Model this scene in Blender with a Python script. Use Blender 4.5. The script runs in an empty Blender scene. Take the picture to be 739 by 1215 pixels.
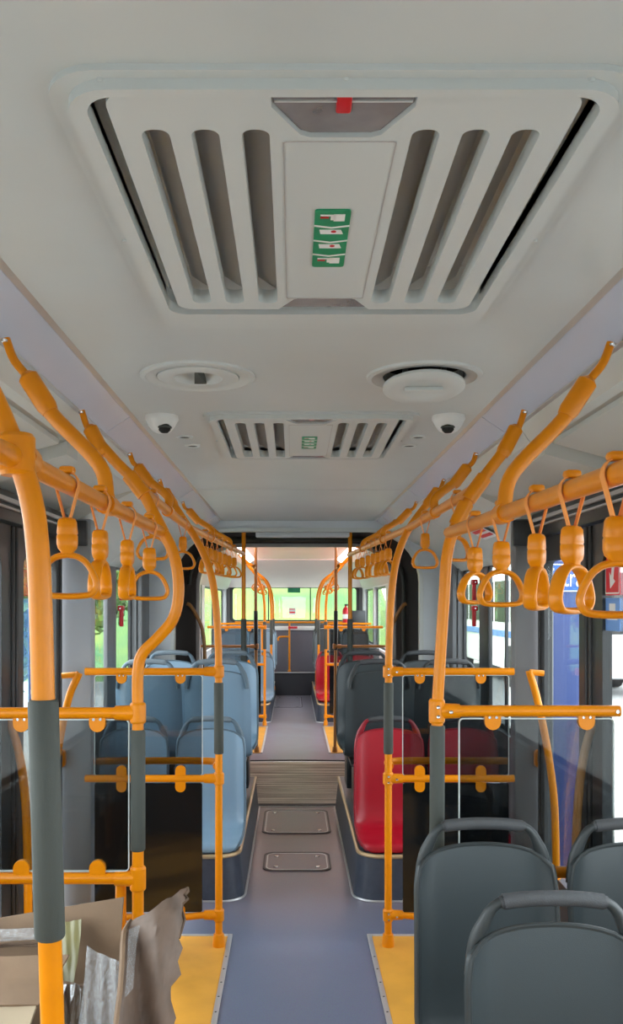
import bpy, bmesh, math, random
from mathutils import Vector, Matrix
random.seed(7)
R = math.radians
scene = bpy.context.scene
COL = scene.collection

# ------------------------------------------------------------------ camera / world / exposure
CAMX, CAMZ, F = -0.035, 1.60, 1050.0
cd = bpy.data.cameras.new('camera')
cam = bpy.data.objects.new('camera', cd)
COL.objects.link(cam)
cam.location = (CAMX, 0, CAMZ)
cam.rotation_euler = (R(90), 0, 0)
cd.sensor_fit = 'AUTO'; cd.sensor_width = 36
cd.lens = F / 1215 * 36
cd.shift_x = (369.5 - 347) / 1215
cd.shift_y = (716 - 607.5) / 1215
cd.clip_start = 0.02; cd.clip_end = 400
scene.camera = cam

w = bpy.data.worlds.new('world'); scene.world = w
w.use_nodes = True
nt = w.node_tree; nt.nodes.clear()
wo = nt.nodes.new('ShaderNodeOutputWorld'); bgn = nt.nodes.new('ShaderNodeBackground')
sky = nt.nodes.new('ShaderNodeTexSky')
sky.sky_type = 'HOSEK_WILKIE'; sky.turbidity = 8; sky.ground_albedo = 0.5
sky.sun_direction = Vector((-0.35, 0.25, 0.9)).normalized()
mixn = nt.nodes.new('ShaderNodeMix'); mixn.data_type = 'RGBA'; mixn.inputs[0].default_value = 0.75
mixn.inputs[7].default_value = (.97, 1.0, 1.06, 1)
nt.links.new(sky.outputs[0], mixn.inputs[6])
nt.links.new(mixn.outputs[2], bgn.inputs[0])
bgn.inputs[1].default_value = 4.4
nt.links.new(bgn.outputs[0], wo.inputs[0])
sd = bpy.data.lights.new('sun', 'SUN'); sd.energy = 3; sd.angle = R(6); sd.color = (1, .95, .85)
sun = bpy.data.objects.new('sun', sd); COL.objects.link(sun)
sun.rotation_euler = Vector((0.35, -0.25, -0.9)).to_track_quat('-Z', 'Y').to_euler()
vs = scene.view_settings
vs.view_transform = 'Standard'; vs.look = 'None'; vs.gamma = 1; vs.use_curve_mapping = False
vs.exposure = 0.95

# ------------------------------------------------------------------ materials
def mat(name, col, rough=0.5, metal=0.0, spec=0.5, noise=0.0, nscale=20, bump=0.0, col2=None, coat=0.0, bscale=None, distort=0):
    m = bpy.data.materials.new(name); m.use_nodes = True
    t = m.node_tree; b = t.nodes['Principled BSDF']
    b.inputs['Base Color'].default_value = (*col, 1)
    b.inputs['Roughness'].default_value = rough
    b.inputs['Metallic'].default_value = metal
    b.inputs['Specular IOR Level'].default_value = spec
    if coat: b.inputs['Coat Weight'].default_value = coat; b.inputs['Coat Roughness'].default_value = .1
    tc = t.nodes.new('ShaderNodeTexCoord')
    if noise or col2:
        n = t.nodes.new('ShaderNodeTexNoise'); n.inputs['Scale'].default_value = nscale; n.inputs['Detail'].default_value = 5
        n.inputs['Distortion'].default_value = distort
        t.links.new(tc.outputs['Object'], n.inputs['Vector'])
        r = t.nodes.new('ShaderNodeValToRGB')
        c2 = col2 if col2 else tuple(max(0, c * (1 - noise)) for c in col)
        r.color_ramp.elements[0].position = .35; r.color_ramp.elements[1].position = .65
        r.color_ramp.elements[0].color = (*c2, 1); r.color_ramp.elements[1].color = (*col, 1)
        t.links.new(n.outputs['Fac'], r.inputs[0]); t.links.new(r.outputs[0], b.inputs['Base Color'])
    if bump:
        n2 = t.nodes.new('ShaderNodeTexNoise'); n2.inputs['Scale'].default_value = bscale or 300; n2.inputs['Detail'].default_value = 3
        t.links.new(tc.outputs['Object'], n2.inputs['Vector'])
        bp = t.nodes.new('ShaderNodeBump'); bp.inputs['Strength'].default_value = bump; bp.inputs['Distance'].default_value = .002
        t.links.new(n2.outputs['Fac'], bp.inputs['Height']); t.links.new(bp.outputs[0], b.inputs['Normal'])
    return m

def glass(name, tint=(1, 1, 1), refl=0.06, rough=0.0):
    m = bpy.data.materials.new(name); m.use_nodes = True
    t = m.node_tree; t.nodes.clear()
    o = t.nodes.new('ShaderNodeOutputMaterial'); mx = t.nodes.new('ShaderNodeMixShader')
    tr = t.nodes.new('ShaderNodeBsdfTransparent'); tr.inputs[0].default_value = (*tint, 1)
    gl = t.nodes.new('ShaderNodeBsdfGlossy'); gl.inputs['Roughness'].default_value = rough
    lw = t.nodes.new('ShaderNodeLayerWeight'); lw.inputs[0].default_value = .15
    ma = t.nodes.new('ShaderNodeMath'); ma.operation = 'MULTIPLY_ADD'; ma.inputs[1].default_value = .25; ma.inputs[2].default_value = refl
    t.links.new(lw.outputs['Fresnel'], ma.inputs[0])
    t.links.new(ma.outputs[0], mx.inputs[0]); t.links.new(tr.outputs[0], mx.inputs[1]); t.links.new(gl.outputs[0], mx.inputs[2])
    t.links.new(mx.outputs[0], o.inputs[0])
    return m

ORANGE = mat('orange_coating', (.73, .235, .001), .30, spec=.32, noise=.05, nscale=30)
STRAPO = mat('strap_webbing', (.85, .31, .06), .6)
BROWNO = mat('brown_rod_pole_shade', (.42, .19, .05), .35)  # brown for rods; on the rear poles it paints in their shade
SLEEVE = mat('grey_sleeve', (.055, .062, .054), .7, bump=.3, bscale=700)
CEIL = mat('ceiling_plastic', (.57, .60, .59), .36, noise=.04, nscale=3)
HATCH = mat('hatch_plastic', (.58, .61, .60), .42)
BAFFLE = mat('baffle', (.78, .79, .77), .6)
STRIP = mat('light_cover', (.56, .63, .76), .2, noise=.04, nscale=2)
STRIPEDGE = mat('strip_edge', (.6, .6, .58), .3, metal=.4)
REARGLOW = mat('added_rear_glow', (.8, .7, .7), .3); REARGLOW.node_tree.nodes['Principled BSDF'].inputs['Emission Color'].default_value = (1, .74, .70, 1); REARGLOW.node_tree.nodes['Principled BSDF'].inputs['Emission Strength'].default_value = 7  # pink emission added to the rear covers to brighten the rear section
LENS = mat('strip_lens', (.75, .74, .8), .08)
WALLG = mat('wall_grey', (.17, .175, .18), .5, noise=.05, nscale=6)
WALLM = mat('wall_mid_grey', (.30, .32, .34), .5, noise=.05, nscale=5)
WALLL = mat('wall_light_grey', (.66, .69, .71), .45, noise=.04, nscale=5)
COVE = mat('cove_plastic', (.60, .62, .59), .45)
DARK = mat('dark_frame', (.025, .028, .03), .35)
RUBBER = mat('rubber', (.012, .012, .013), .55)
BLACK = mat('black_void', (.004, .004, .004), .8)
BLACKPANEL = mat('black_panel', (.006, .007, .008), .07, spec=.45)
SEATG = mat('seat_dark_grey', (.035, .046, .05), .4, bump=.15, bscale=600)
SEATB = mat('seat_blue', (.21, .32, .42), .33, bump=.1, bscale=600)
SEATR = mat('seat_red', (.40, .005, .018), .33, bump=.1, bscale=600)
RIMG = mat('seat_rim_grey', (.028, .034, .035), .45)
RIMB = mat('seat_rim_blue', (.10, .15, .19), .45)
RIMR = mat('seat_rim_red', (.30, .006, .018), .4)
GRIPG = mat('grip_grey', (.055, .058, .062), .6, bump=.6, bscale=350)
GRIPB = mat('grip_blue_grey', (.16, .20, .23), .55, bump=.4, bscale=350)
YEL = mat('yellow_floor', (.74, .36, .05), .42, noise=.15, nscale=5)
TRIMAL = mat('aluminium_trim', (.62, .63, .64), .35, metal=.6)
BRASS = mat('brown_trim', (.58, .41, .22), .35, metal=.4)
PODB = mat('podium_vinyl', (.055, .068, .095), .4, noise=.2, nscale=30)
PODT = mat('podium_top', (.05, .052, .06), .5)
METAL = mat('steel', (.6, .6, .6), .25, metal=1)
WHITE = mat('white_plastic', (.78, .78, .76), .3)
PANELW = mat('pink_glow_bulkhead', (.74, .64, .62), .5)  # white panel with the pink glow mixed into its colour
PINKC = mat('pink_glow_ceiling', (.80, .60, .58), .4)  # pink glow on the rear ceiling put into its base colour
BELL = mat('bellows_fabric', (.055, .05, .046), .8)
GLASS = glass('window_glass', (.93, .96, .95), .03)
PGLASS = glass('partition_glass', (.60, .63, .64), .04)
def cover_mat():
    m = mat('smoked_cover', (.42, .385, .39), .12, noise=.35, nscale=9); t = m.node_tree
    o = t.nodes['Material Output']; b = t.nodes['Principled BSDF']; tr = t.nodes.new('ShaderNodeBsdfTransparent'); mx = t.nodes.new('ShaderNodeMixShader'); mx.inputs[0].default_value = .6
    t.links.new(tr.outputs[0], mx.inputs[1]); t.links.new(b.outputs[0], mx.inputs[2]); t.links.new(mx.outputs[0], o.inputs[0]); return m
CLEARP = cover_mat()
REDP = mat('red_plastic', (.6, .01, .02), .3)
REDS = mat('red_sticker', (.75, .02, .03), .4)
GREENS = mat('green_sticker', (.01, .27, .12), .4)
WHITES = mat('white_print', (.85, .85, .83), .4)
BLUES = mat('blue_print', (.015, .11, .42), .4)
PALEB = mat('pale_blue_print', (.15, .33, .72), .4)
DKINK = mat('dark_ink', (.08, .03, .03), .5)
GREYPRINT = mat('grey_print', (.45, .43, .42), .5)
CARD = mat('cardboard', (.235, .15, .09), .75, noise=.16, nscale=9, bump=.5, bscale=25)
CARDT = mat('cardboard_torn', (.16, .105, .075), .6, noise=.35, nscale=14, bump=.6, bscale=18)
CARDL = mat('cardboard_pale', (.42, .33, .22), .75, noise=.08, nscale=6)
CARDD = mat('cardboard_edge', (.13, .08, .05), .85, noise=.3, nscale=40)
TAPE = mat('tape', (.20, .18, .075), .35)
PAPER = mat('paper', (.78, .82, .88), .6)
ASPH = mat('asphalt', (.32, .32, .31), .9, noise=.2, nscale=3)
GRASS = mat('grass', (.18, .26, .045), .9, col2=(.045, .14, .045), nscale=.28, distort=1.2)
LEAF = mat('leaf', (.16, .26, .04), .7, col2=(.05, .12, .02), nscale=2)
BARK = mat('bark', (.12, .08, .05), .9)
BUSW = mat('bus_paint', (.75, .77, .8), .25)
BUSB = mat('bus_blue_paint', (.1, .2, .5), .25)
TYRE = mat('tyre', (.02, .02, .02), .8)
CONC = mat('render_wall', (.7, .7, .68), .8)

def floor_mat():
    m = mat('vinyl_floor', (.115, .13, .185), .34)
    t = m.node_tree; b = t.nodes['Principled BSDF']
    tc = t.nodes.new('ShaderNodeTexCoord')
    n = t.nodes.new('ShaderNodeTexNoise'); n.inputs['Scale'].default_value = 2.2; n.inputs['Detail'].default_value = 8
    n.inputs['Roughness'].default_value = .7
    t.links.new(tc.outputs['Object'], n.inputs['Vector'])
    sep = t.nodes.new('ShaderNodeSeparateXYZ'); t.links.new(tc.outputs['Object'], sep.inputs[0])
    # trodden dust lies between the podiums (a worn patch of the aisle)
    mr = t.nodes.new('ShaderNodeMapRange'); mr.inputs[1].default_value = 4.3; mr.inputs[2].default_value = 5.3
    t.links.new(sep.outputs[1], mr.inputs[0])
    mr2 = t.nodes.new('ShaderNodeMapRange'); mr2.inputs[1].default_value = .3; mr2.inputs[2].default_value = .62
    mr2.inputs[3].default_value = .45; mr2.inputs[4].default_value = 1
    t.links.new(n.outputs['Fac'], mr2.inputs[0])
    mu = t.nodes.new('ShaderNodeMath'); mu.operation = 'MULTIPLY'
    t.links.new(mr.outputs[0], mu.inputs[0]); t.links.new(mr2.outputs[0], mu.inputs[1])
    mr3 = t.nodes.new('ShaderNodeMapRange'); mr3.inputs[1].default_value = 7.2; mr3.inputs[2].default_value = 9.2
    mr3.inputs[3].default_value = 1; mr3.inputs[4].default_value = .45
    t.links.new(sep.outputs[1], mr3.inputs[0])
    mu2 = t.nodes.new('ShaderNodeMath'); mu2.operation = 'MULTIPLY'
    t.links.new(mu.outputs[0], mu2.inputs[0]); t.links.new(mr3.outputs[0], mu2.inputs[1])
    mx = t.nodes.new('ShaderNodeMix'); mx.data_type = 'RGBA'
    mx.inputs[6].default_value = (.135, .155, .225, 1); mx.inputs[7].default_value = (.30, .225, .22, 1)
    t.links.new(mu2.outputs[0], mx.inputs[0])
    # speckle
    v = t.nodes.new('ShaderNodeTexNoise'); v.inputs['Scale'].default_value = 260; v.inputs['Detail'].default_value = 1
    t.links.new(tc.outputs['Object'], v.inputs['Vector'])
    mx2 = t.nodes.new('ShaderNodeMix'); mx2.data_type = 'RGBA'; mx2.blend_type = 'OVERLAY'; mx2.inputs[0].default_value = .35
    t.links.new(mx.outputs[2], mx2.inputs[6]); t.links.new(v.outputs['Color'], mx2.inputs[7])
    t.links.new(mx2.outputs[2], b.inputs['Base Color'])
    r = t.nodes.new('ShaderNodeMapRange'); r.inputs[3].default_value = .24; r.inputs[4].default_value = .46
    t.links.new(n.outputs['Fac'], r.inputs[0]); t.links.new(r.outputs[0], b.inputs['Roughness'])
    return m
FLOOR = floor_mat()

def ribbed_mat():
    m = mat('turntable_metal', (.42, .33, .25), .3, metal=.15)
    t = m.node_tree; b = t.nodes['Principled BSDF']
    tc = t.nodes.new('ShaderNodeTexCoord')
    mp = t.nodes.new('ShaderNodeMapping'); mp.inputs['Scale'].default_value = (.6, 14, 1)
    t.links.new(tc.outputs['Object'], mp.inputs[0])
    n = t.nodes.new('ShaderNodeTexNoise'); n.inputs['Scale'].default_value = 2; n.inputs['Detail'].default_value = 4
    t.links.new(mp.outputs[0], n.inputs['Vector'])
    r = t.nodes.new('ShaderNodeValToRGB'); r.color_ramp.elements[0].position = .35; r.color_ramp.elements[1].position = .65
    r.color_ramp.elements[0].color = (.36, .29, .22, 1); r.color_ramp.elements[1].color = (.82, .73, .62, 1)
    t.links.new(n.outputs['Fac'], r.inputs[0]); t.links.new(r.outputs[0], b.inputs['Base Color'])
    return m
RIBBED = ribbed_mat()

def bubble_mat():
    m = bpy.data.materials.new('bubble_wrap'); m.use_nodes = True
    t = m.node_tree; t.nodes.clear()
    o = t.nodes.new('ShaderNodeOutputMaterial'); mx = t.nodes.new('ShaderNodeMixShader'); mx.inputs[0].default_value = .30
    tr = t.nodes.new('ShaderNodeBsdfTransparent'); b = t.nodes.new('ShaderNodeBsdfPrincipled')
    b.inputs['Base Color'].default_value = (.62, .63, .64, 1); b.inputs['Roughness'].default_value = .15
    v = t.nodes.new('ShaderNodeTexVoronoi'); v.inputs['Scale'].default_value = 90
    tc = t.nodes.new('ShaderNodeTexCoord'); t.links.new(tc.outputs['Object'], v.inputs['Vector'])
    bp = t.nodes.new('ShaderNodeBump'); bp.inputs['Strength'].default_value = 1; bp.inputs['Distance'].default_value = .006; bp.invert = True
    t.links.new(v.outputs['Distance'], bp.inputs['Height']); t.links.new(bp.outputs[0], b.inputs['Normal'])
    t.links.new(tr.outputs[0], mx.inputs[1]); t.links.new(b.outputs[0], mx.inputs[2]); t.links.new(mx.outputs[0], o.inputs[0])
    return m
BUBBLE = bubble_mat()

# ------------------------------------------------------------------ builder
def rrect(x0, x1, y0, y1, r, n=6):
    pts = []
    for cx, cy, a0 in ((x1 - r, y1 - r, 0), (x0 + r, y1 - r, 90), (x0 + r, y0 + r, 180), (x1 - r, y0 + r, 270)):
        for i in range(n + 1):
            a = R(a0 + 90 * i / n); pts.append((cx + r * math.cos(a), cy + r * math.sin(a)))
    return pts
def circ(cx, cy, r, n=32): return [(cx + r * math.cos(2 * math.pi * i / n), cy + r * math.sin(2 * math.pi * i / n)) for i in range(n)]
def smooth_path(pts, n=6):
    pts = [Vector(p) for p in pts]
    if len(pts) < 3: return pts
    P = [2 * pts[0] - pts[1]] + pts + [2 * pts[-1] - pts[-2]]
    out = []
    for i in range(1, len(P) - 2):
        a, b, c, d = P[i - 1:i + 3]
        for k in range(n):
            t = k / n
            out.append(.5 * ((2 * b) + (c - a) * t + (2 * a - 5 * b + 4 * c - d) * t * t + (3 * b - a - 3 * c + d) * t ** 3))
    out.append(pts[-1])
    return out

class MB:
    def __init__(s): s.bm = bmesh.new()
    def _add(s, b2, M=None):
        if M is not None: b2.transform(M)
        bmesh.ops.recalc_face_normals(b2, faces=b2.faces)
        me = bpy.data.meshes.new('t'); b2.to_mesh(me); b2.free(); s.bm.from_mesh(me); bpy.data.meshes.remove(me); return s
    def box(s, x0, x1, y0, y1, z0, z1, bev=0, M=None, seg=2):
        b = bmesh.new(); bmesh.ops.create_cube(b, size=1)
        b.transform(Matrix.Translation(((x0 + x1) / 2, (y0 + y1) / 2, (z0 + z1) / 2)) @ Matrix.Diagonal((abs(x1 - x0), abs(y1 - y0), abs(z1 - z0), 1)))
        if bev: bmesh.ops.bevel(b, geom=b.edges[:], offset=bev, segments=seg, affect='EDGES', profile=.5)
        return s._add(b, M)
    def tube(s, pts, r, seg=12, sm=6, caps=True, raw=False):
        P = [Vector(p) for p in pts] if raw else smooth_path(pts, sm)
        n = len(P); rr = r if isinstance(r, (list, tuple)) else [r] * n
        if len(rr) != n: rr = [rr[min(len(rr) - 1, int(i * len(rr) / n))] for i in range(n)]
        b = bmesh.new(); T0 = (P[1] - P[0]).normalized()
        up = Vector((0, 1, 0)) if abs(T0.y) < .9 else Vector((1, 0, 0))
        N = (up - up.dot(T0) * T0).normalized(); rings = []
        for i in range(n):
            T = (P[min(i + 1, n - 1)] - P[max(i - 1, 0)]).normalized()
            N = (N - N.dot(T) * T).normalized(); B = T.cross(N)
            rings.append([b.verts.new(P[i] + rr[i] * (math.cos(2 * math.pi * k / seg) * N + math.sin(2 * math.pi * k / seg) * B)) for k in range(seg)])
        for i in range(n - 1):
            for k in range(seg): b.faces.new((rings[i][k], rings[i][(k + 1) % seg], rings[i + 1][(k + 1) % seg], rings[i + 1][k]))
        if caps: b.faces.new(rings[0][::-1]); b.faces.new(rings[-1])
        return s._add(b)
    def cyl(s, p0, p1, r, seg=16, r2=None):
        return s.tube([p0, p1], [r, r2 if r2 is not None else r], seg, raw=True)
    def band(s, pts, a, bb, closed=True, M=None, seg=8):
        # planar XZ path swept with an elliptic section: a in plane, bb along Y
        P = [Vector((p[0], 0, p[1])) for p in pts]; n = len(P); b = bmesh.new(); rings = []; al = a if isinstance(a, list) else [a] * n
        for i in range(n):
            if closed: T = P[(i + 1) % n] - P[i - 1]
            else: T = P[min(i + 1, n - 1)] - P[max(0, i - 1)]
            T.normalize(); N = Vector((T.z, 0, -T.x))
            rings.append([b.verts.new(P[i] + al[i] * math.cos(2 * math.pi * k / seg) * N + Vector((0, bb * math.sin(2 * math.pi * k / seg), 0))) for k in range(seg)])
        for i in range(n if closed else n - 1):
            q = rings[(i + 1) % n]
            for k in range(seg): b.faces.new((rings[i][k], rings[i][(k + 1) % seg], q[(k + 1) % seg], q[k]))
        if not closed: b.faces.new(rings[0][::-1]); b.faces.new(rings[-1])
        return s._add(b, M)
    def prism(s, outer, holes, a, b_, plane='XY', M=None):
        b = bmesh.new(); edges = []
        for loop in [outer] + list(holes):
            vsx = [b.verts.new((p[0], p[1], 0)) for p in loop]
            for i in range(len(vsx)): edges.append(b.edges.new((vsx[i], vsx[(i + 1) % len(vsx)])))
        bmesh.ops.triangle_fill(b, use_beauty=True, edges=edges)
        ext = bmesh.ops.extrude_face_region(b, geom=b.faces[:])
        vv = [g for g in ext['geom'] if isinstance(g, bmesh.types.BMVert)]
        bmesh.ops.translate(b, verts=vv, vec=(0, 0, 1))
        for v in b.verts:
            u, w_, t = v.co; d = a + (b_ - a) * t
            v.co = {'XY': (u, w_, d), 'XZ': (u, d, w_), 'YZ': (d, u, w_)}[plane]
        return s._add(b, M)
    def lathe(s, prof, c=(0, 0, 0), seg=32, M=None):
        b = bmesh.new(); rings = []
        for r, z in prof:
            if r < 1e-6: rings.append([b.verts.new((c[0], c[1], c[2] + z))])
            else: rings.append([b.verts.new((c[0] + r * math.cos(2 * math.pi * k / seg), c[1] + r * math.sin(2 * math.pi * k / seg), c[2] + z)) for k in range(seg)])
        for p, q in zip(rings, rings[1:]):
            for k in range(seg):
                k2 = (k + 1) % seg
                if len(p) == 1 and len(q) == 1: continue
                if len(p) == 1: b.faces.new((p[0], q[k], q[k2]))
                elif len(q) == 1: b.faces.new((p[k], p[k2], q[0]))
                else: b.faces.new((p[k], p[k2], q[k2], q[k]))
        return s._add(b, M)
    def grid(s, rows, thick=0, tdir=None):
        b = bmesh.new(); V = [[b.verts.new(p) for p in row] for row in rows]
        for i in range(len(V) - 1):
            for j in range(len(V[0]) - 1): b.faces.new((V[i][j], V[i][j + 1], V[i + 1][j + 1], V[i + 1][j]))
        if thick:
            bmesh.ops.recalc_face_normals(b, faces=b.faces)
            bmesh.ops.solidify(b, geom=b.faces[:], thickness=thick)
        return s._add(b)
    def poly(s, pts, thick=0):
        b = bmesh.new(); b.faces.new([b.verts.new(p) for p in pts])
        if thick: bmesh.ops.solidify(b, geom=b.faces[:], thickness=thick)
        return s._add(b)
    def extr(s, prof, y0, y1, th=.012):
        # XZ polyline extruded along Y with thickness pushed upward
        pr = [Vector((p[0], p[1])) for p in prof]
        up = [Vector((p.x, p.y + th)) for p in pr]
        return s.prism([tuple(p) for p in pr] + [tuple(p) for p in reversed(up)], [], y0, y1, 'XZ')
    def make(s, name, m, parent=None, ang=38, loc=None):
        me = bpy.data.meshes.new(name); s.bm.to_mesh(me); s.bm.free()
        me.polygons.foreach_set('use_smooth', [True] * len(me.polygons))
        me.set_sharp_from_angle(angle=R(ang)); me.materials.append(m)
        o = bpy.data.objects.new(name, me); COL.objects.link(o)
        if parent is not None: o.parent = parent
        if loc: o.location = loc
        return o

def thing(name, label, cat, loc=(0, 0, 0), rz=0, group=None):
    o = bpy.data.objects.new(name, None); COL.objects.link(o); o.empty_display_size = .05
    o.location = loc; o.rotation_euler = (0, 0, rz); return tag(o, label, cat, group)
def tag(o, label, cat, group=None):
    o['label'] = label; o['category'] = cat
    if group: o['group'] = group
    return o
def struct(o, label=None, cat='structure'):
    o['kind'] = 'structure'
    if label: o['label'] = label; o['category'] = cat
    return o
def kids(o): return [c for c in list(bpy.data.objects) if c.parent == o]
def copy_tree(o, parent=None):
    c = o.copy(); COL.objects.link(c)
    if parent is not None: c.parent = parent
    for ch in o_children.get(o.name, None) or kids(o): copy_tree(ch, c)
    return c
o_children = {}
def world_mesh(o): return o

SIDE = {-1: 'left', 1: 'right'}
CZ = 2.25     # ceiling height
# ------------------------------------------------------------------ STRUCTURE
floor = struct(MB().box(-1.26, 1.26, -2.2, 7.0, -.06, 0).box(-1.0, 1.0, 7.0, 8.9, -.06, -.004).box(-1.26, 1.26, 8.9, 15.72, -.06, 0).make('floor', FLOOR), 'blue grey speckled vinyl bus floor with dusty worn aisle', 'floor')

HC = 0.03
H1, H2 = (1.065, 2.05), (2.99, 3.975)
def hatch_hole(y0, y1): return rrect(HC - .335, HC + .335, y0 + .03, y1 - .12, .04)
VENTS = ((-.305, 2.53), (.341, 2.53))
def ceil_piece(y0, y1, holes, m, name, x=.60):
    return MB().prism([(-x, y0), (x + .012, y0), (x + .012, y1), (-x, y1)], holes, CZ, CZ + .03, 'XY').make(name, m)
cl = ceil_piece(.802, 5.05, [hatch_hole(*H1), hatch_hole(*H2)] + [circ(x, y, .118) for x, y in VENTS], CEIL, 'ceiling')
struct(cl, 'cream grey moulded front ceiling panel with cut-outs for the hatches', 'ceiling')
MB().box(-.6, .612, -2.2, .796, CZ, CZ + .03).make('ceiling_panel', CEIL, cl)
MB().box(-.6, .612, 5.056, 7.0, CZ, CZ + .03).make('ceiling_panel', CEIL, cl)
MB().box(-.62, .63, -2.2, 7.0, CZ + .031, CZ + .045).prism([], [], 0, 0) if False else None
roof = struct(MB().box(-1.28, 1.28, -2.25, 7.02, 2.48, 2.52).box(-1.28, 1.28, 8.88, 15.75, 2.48, 2.52).make('trim_1', WALLG))
MB().box(-.62, .63, .79, .81, CZ + .032, CZ + .04).box(-.62, .63, 5.04, 5.066, CZ + .032, CZ + .04).make('seam_backing', BLACK, cl)

def arch(hw, top, bot, r, n=10):
    pts = [(-hw, bot), (hw, bot)]
    for i in range(n + 1):
        a = R(90 * i / n); pts.append((hw - r + r * math.cos(a), top - r + r * math.sin(a)))
    for i in range(n + 1):
        a = R(90 + 90 * i / n); pts.append((-hw + r + r * math.cos(a), top - r + r * math.sin(a)))
    return pts
def zone_prof(kind, s):
    if kind == 'door': p = [(.70, 2.178), (.735, 2.128), (.775, 2.128), (.785, 2.14), (1.2, 2.03)]
    else: p = [(.70, 2.178), (.735, 2.128), (.775, 2.128), (.785, 2.14), (1.06, 2.0), (1.16, 1.89), (1.21, 1.84)]
    p = [(x * s + .01, z) for x, z in p]
    return p
for s in (-1, 1):
    b = MB()
    b.extr(zone_prof('door', s), -2.2, 2.9).extr(zone_prof('door', s), 2.908, 4.2)
    b.extr(zone_prof('win', s), 4.208, 5.6).extr(zone_prof('win', s), 5.606, 7.0)
    pa = zone_prof('door', s); pb = zone_prof('win', s)
    b.prism(pa[3:] + list(reversed(pb[3:])), [], 4.2, 4.206, 'XZ')
    o = b.make('ceiling', COVE, None, 30)
    struct(o, SIDE[s] + ' front roof cove, pale grey moulded panels above doors and windows', 'ceiling')
    # raised service lid and rib on the cove
    b = MB()
    def cp(t, dz=0): return ((.80 + .36 * t) * s + .01, 2.134 - .098 * t + dz)
    for y0, y1 in ((.2, 1.55), (1.6, 2.86)):
        a0, a1 = cp(.0, -.002), cp(1., -.002)
        b.prism([a0, a1, (a1[0], a1[1] - .016), (a0[0], a0[1] - .016)], [], y0, y1, 'XZ')
    b.make('cove_lid', COVE, o, 30)
    b = MB(); a0, a1 = cp(-.03), cp(1.05)
    b.prism([a0, a1, (a1[0], a1[1] - .045), (a0[0], a0[1] - .045)], [], 2.92, 3.06, 'XZ')
    b.make('cove_rib', COVE, o, 30)
    b = MB(); b.extr(zone_prof('win', s), 8.95, 15.6); r_ = b.make('ceiling', PINKC if 0 else COVE, None, 30)
    struct(r_, SIDE[s] + ' rear roof cove above the back seats', 'ceiling')
rc = struct(MB().box(-.7, .7, 8.95, 13.0, CZ, CZ + .03).make('ceiling', PINKC), 'white rear ceiling with painted pink glow beyond the articulation joint', 'ceiling')

# light strips: long diffuser covers between ceiling and cove
for s in (-1, 1):
    t = thing('light_strip', SIDE[s] + ' long pale lavender light cover running beside the front ceiling', 'light strip', (.01 + s * .64, -2.1, 2.2))
    ox = .01 + s * .64
    for i, (y0, y1) in enumerate(((-2.1, .9), (.905, 3.05), (3.055, 5.0), (5.005, 6.5))):
        x0, x1 = s * .605 + .01 - ox, s * .69 + .01 - ox
        MB().prism([(x0, .045), (x1, -.012), (x1, .003), (x0, .06)], [], y0 + 2.1, y1 + 2.1, 'XZ').make('diffuser', STRIP, t)
    MB().prism([(x0, .045), (x1, -.012), (x1, .003), (x0, .06)], [], 6.505 + 2.1, 6.9 + 2.1, 'XZ').make('end_lens', LENS, t)
    MB().prism([(x0 - s * .012, .05), (x0, .042), (x0, .052), (x0 - s * .01, .06)], [], 0, 9.0, 'XZ').make('inner_edge', STRIPEDGE, t)
    MB().prism([(x1, -.016), (x1 + s * .012, -.022), (x1 + s * .012, -.008), (x1, 0)], [], 0, 9.0, 'XZ').make('outer_edge', STRIPEDGE, t)
    t2 = thing('light_strip', SIDE[s] + ' light cover with added pink glow in the rear section beyond the bellows', 'light strip', (ox, 9.0, 2.2))
    MB().prism([(x0, .045), (x1, -.012), (x1, .003), (x0, .06)], [], 0, 4.0, 'XZ').make('diffuser', REARGLOW, t2)
    MB().prism([(x1, -.016), (x1 + s * .012, -.022), (x1 + s * .012, -.008), (x1, 0)], [], 0, 4.0, 'XZ').make('outer_edge', STRIPEDGE, t2)

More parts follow.
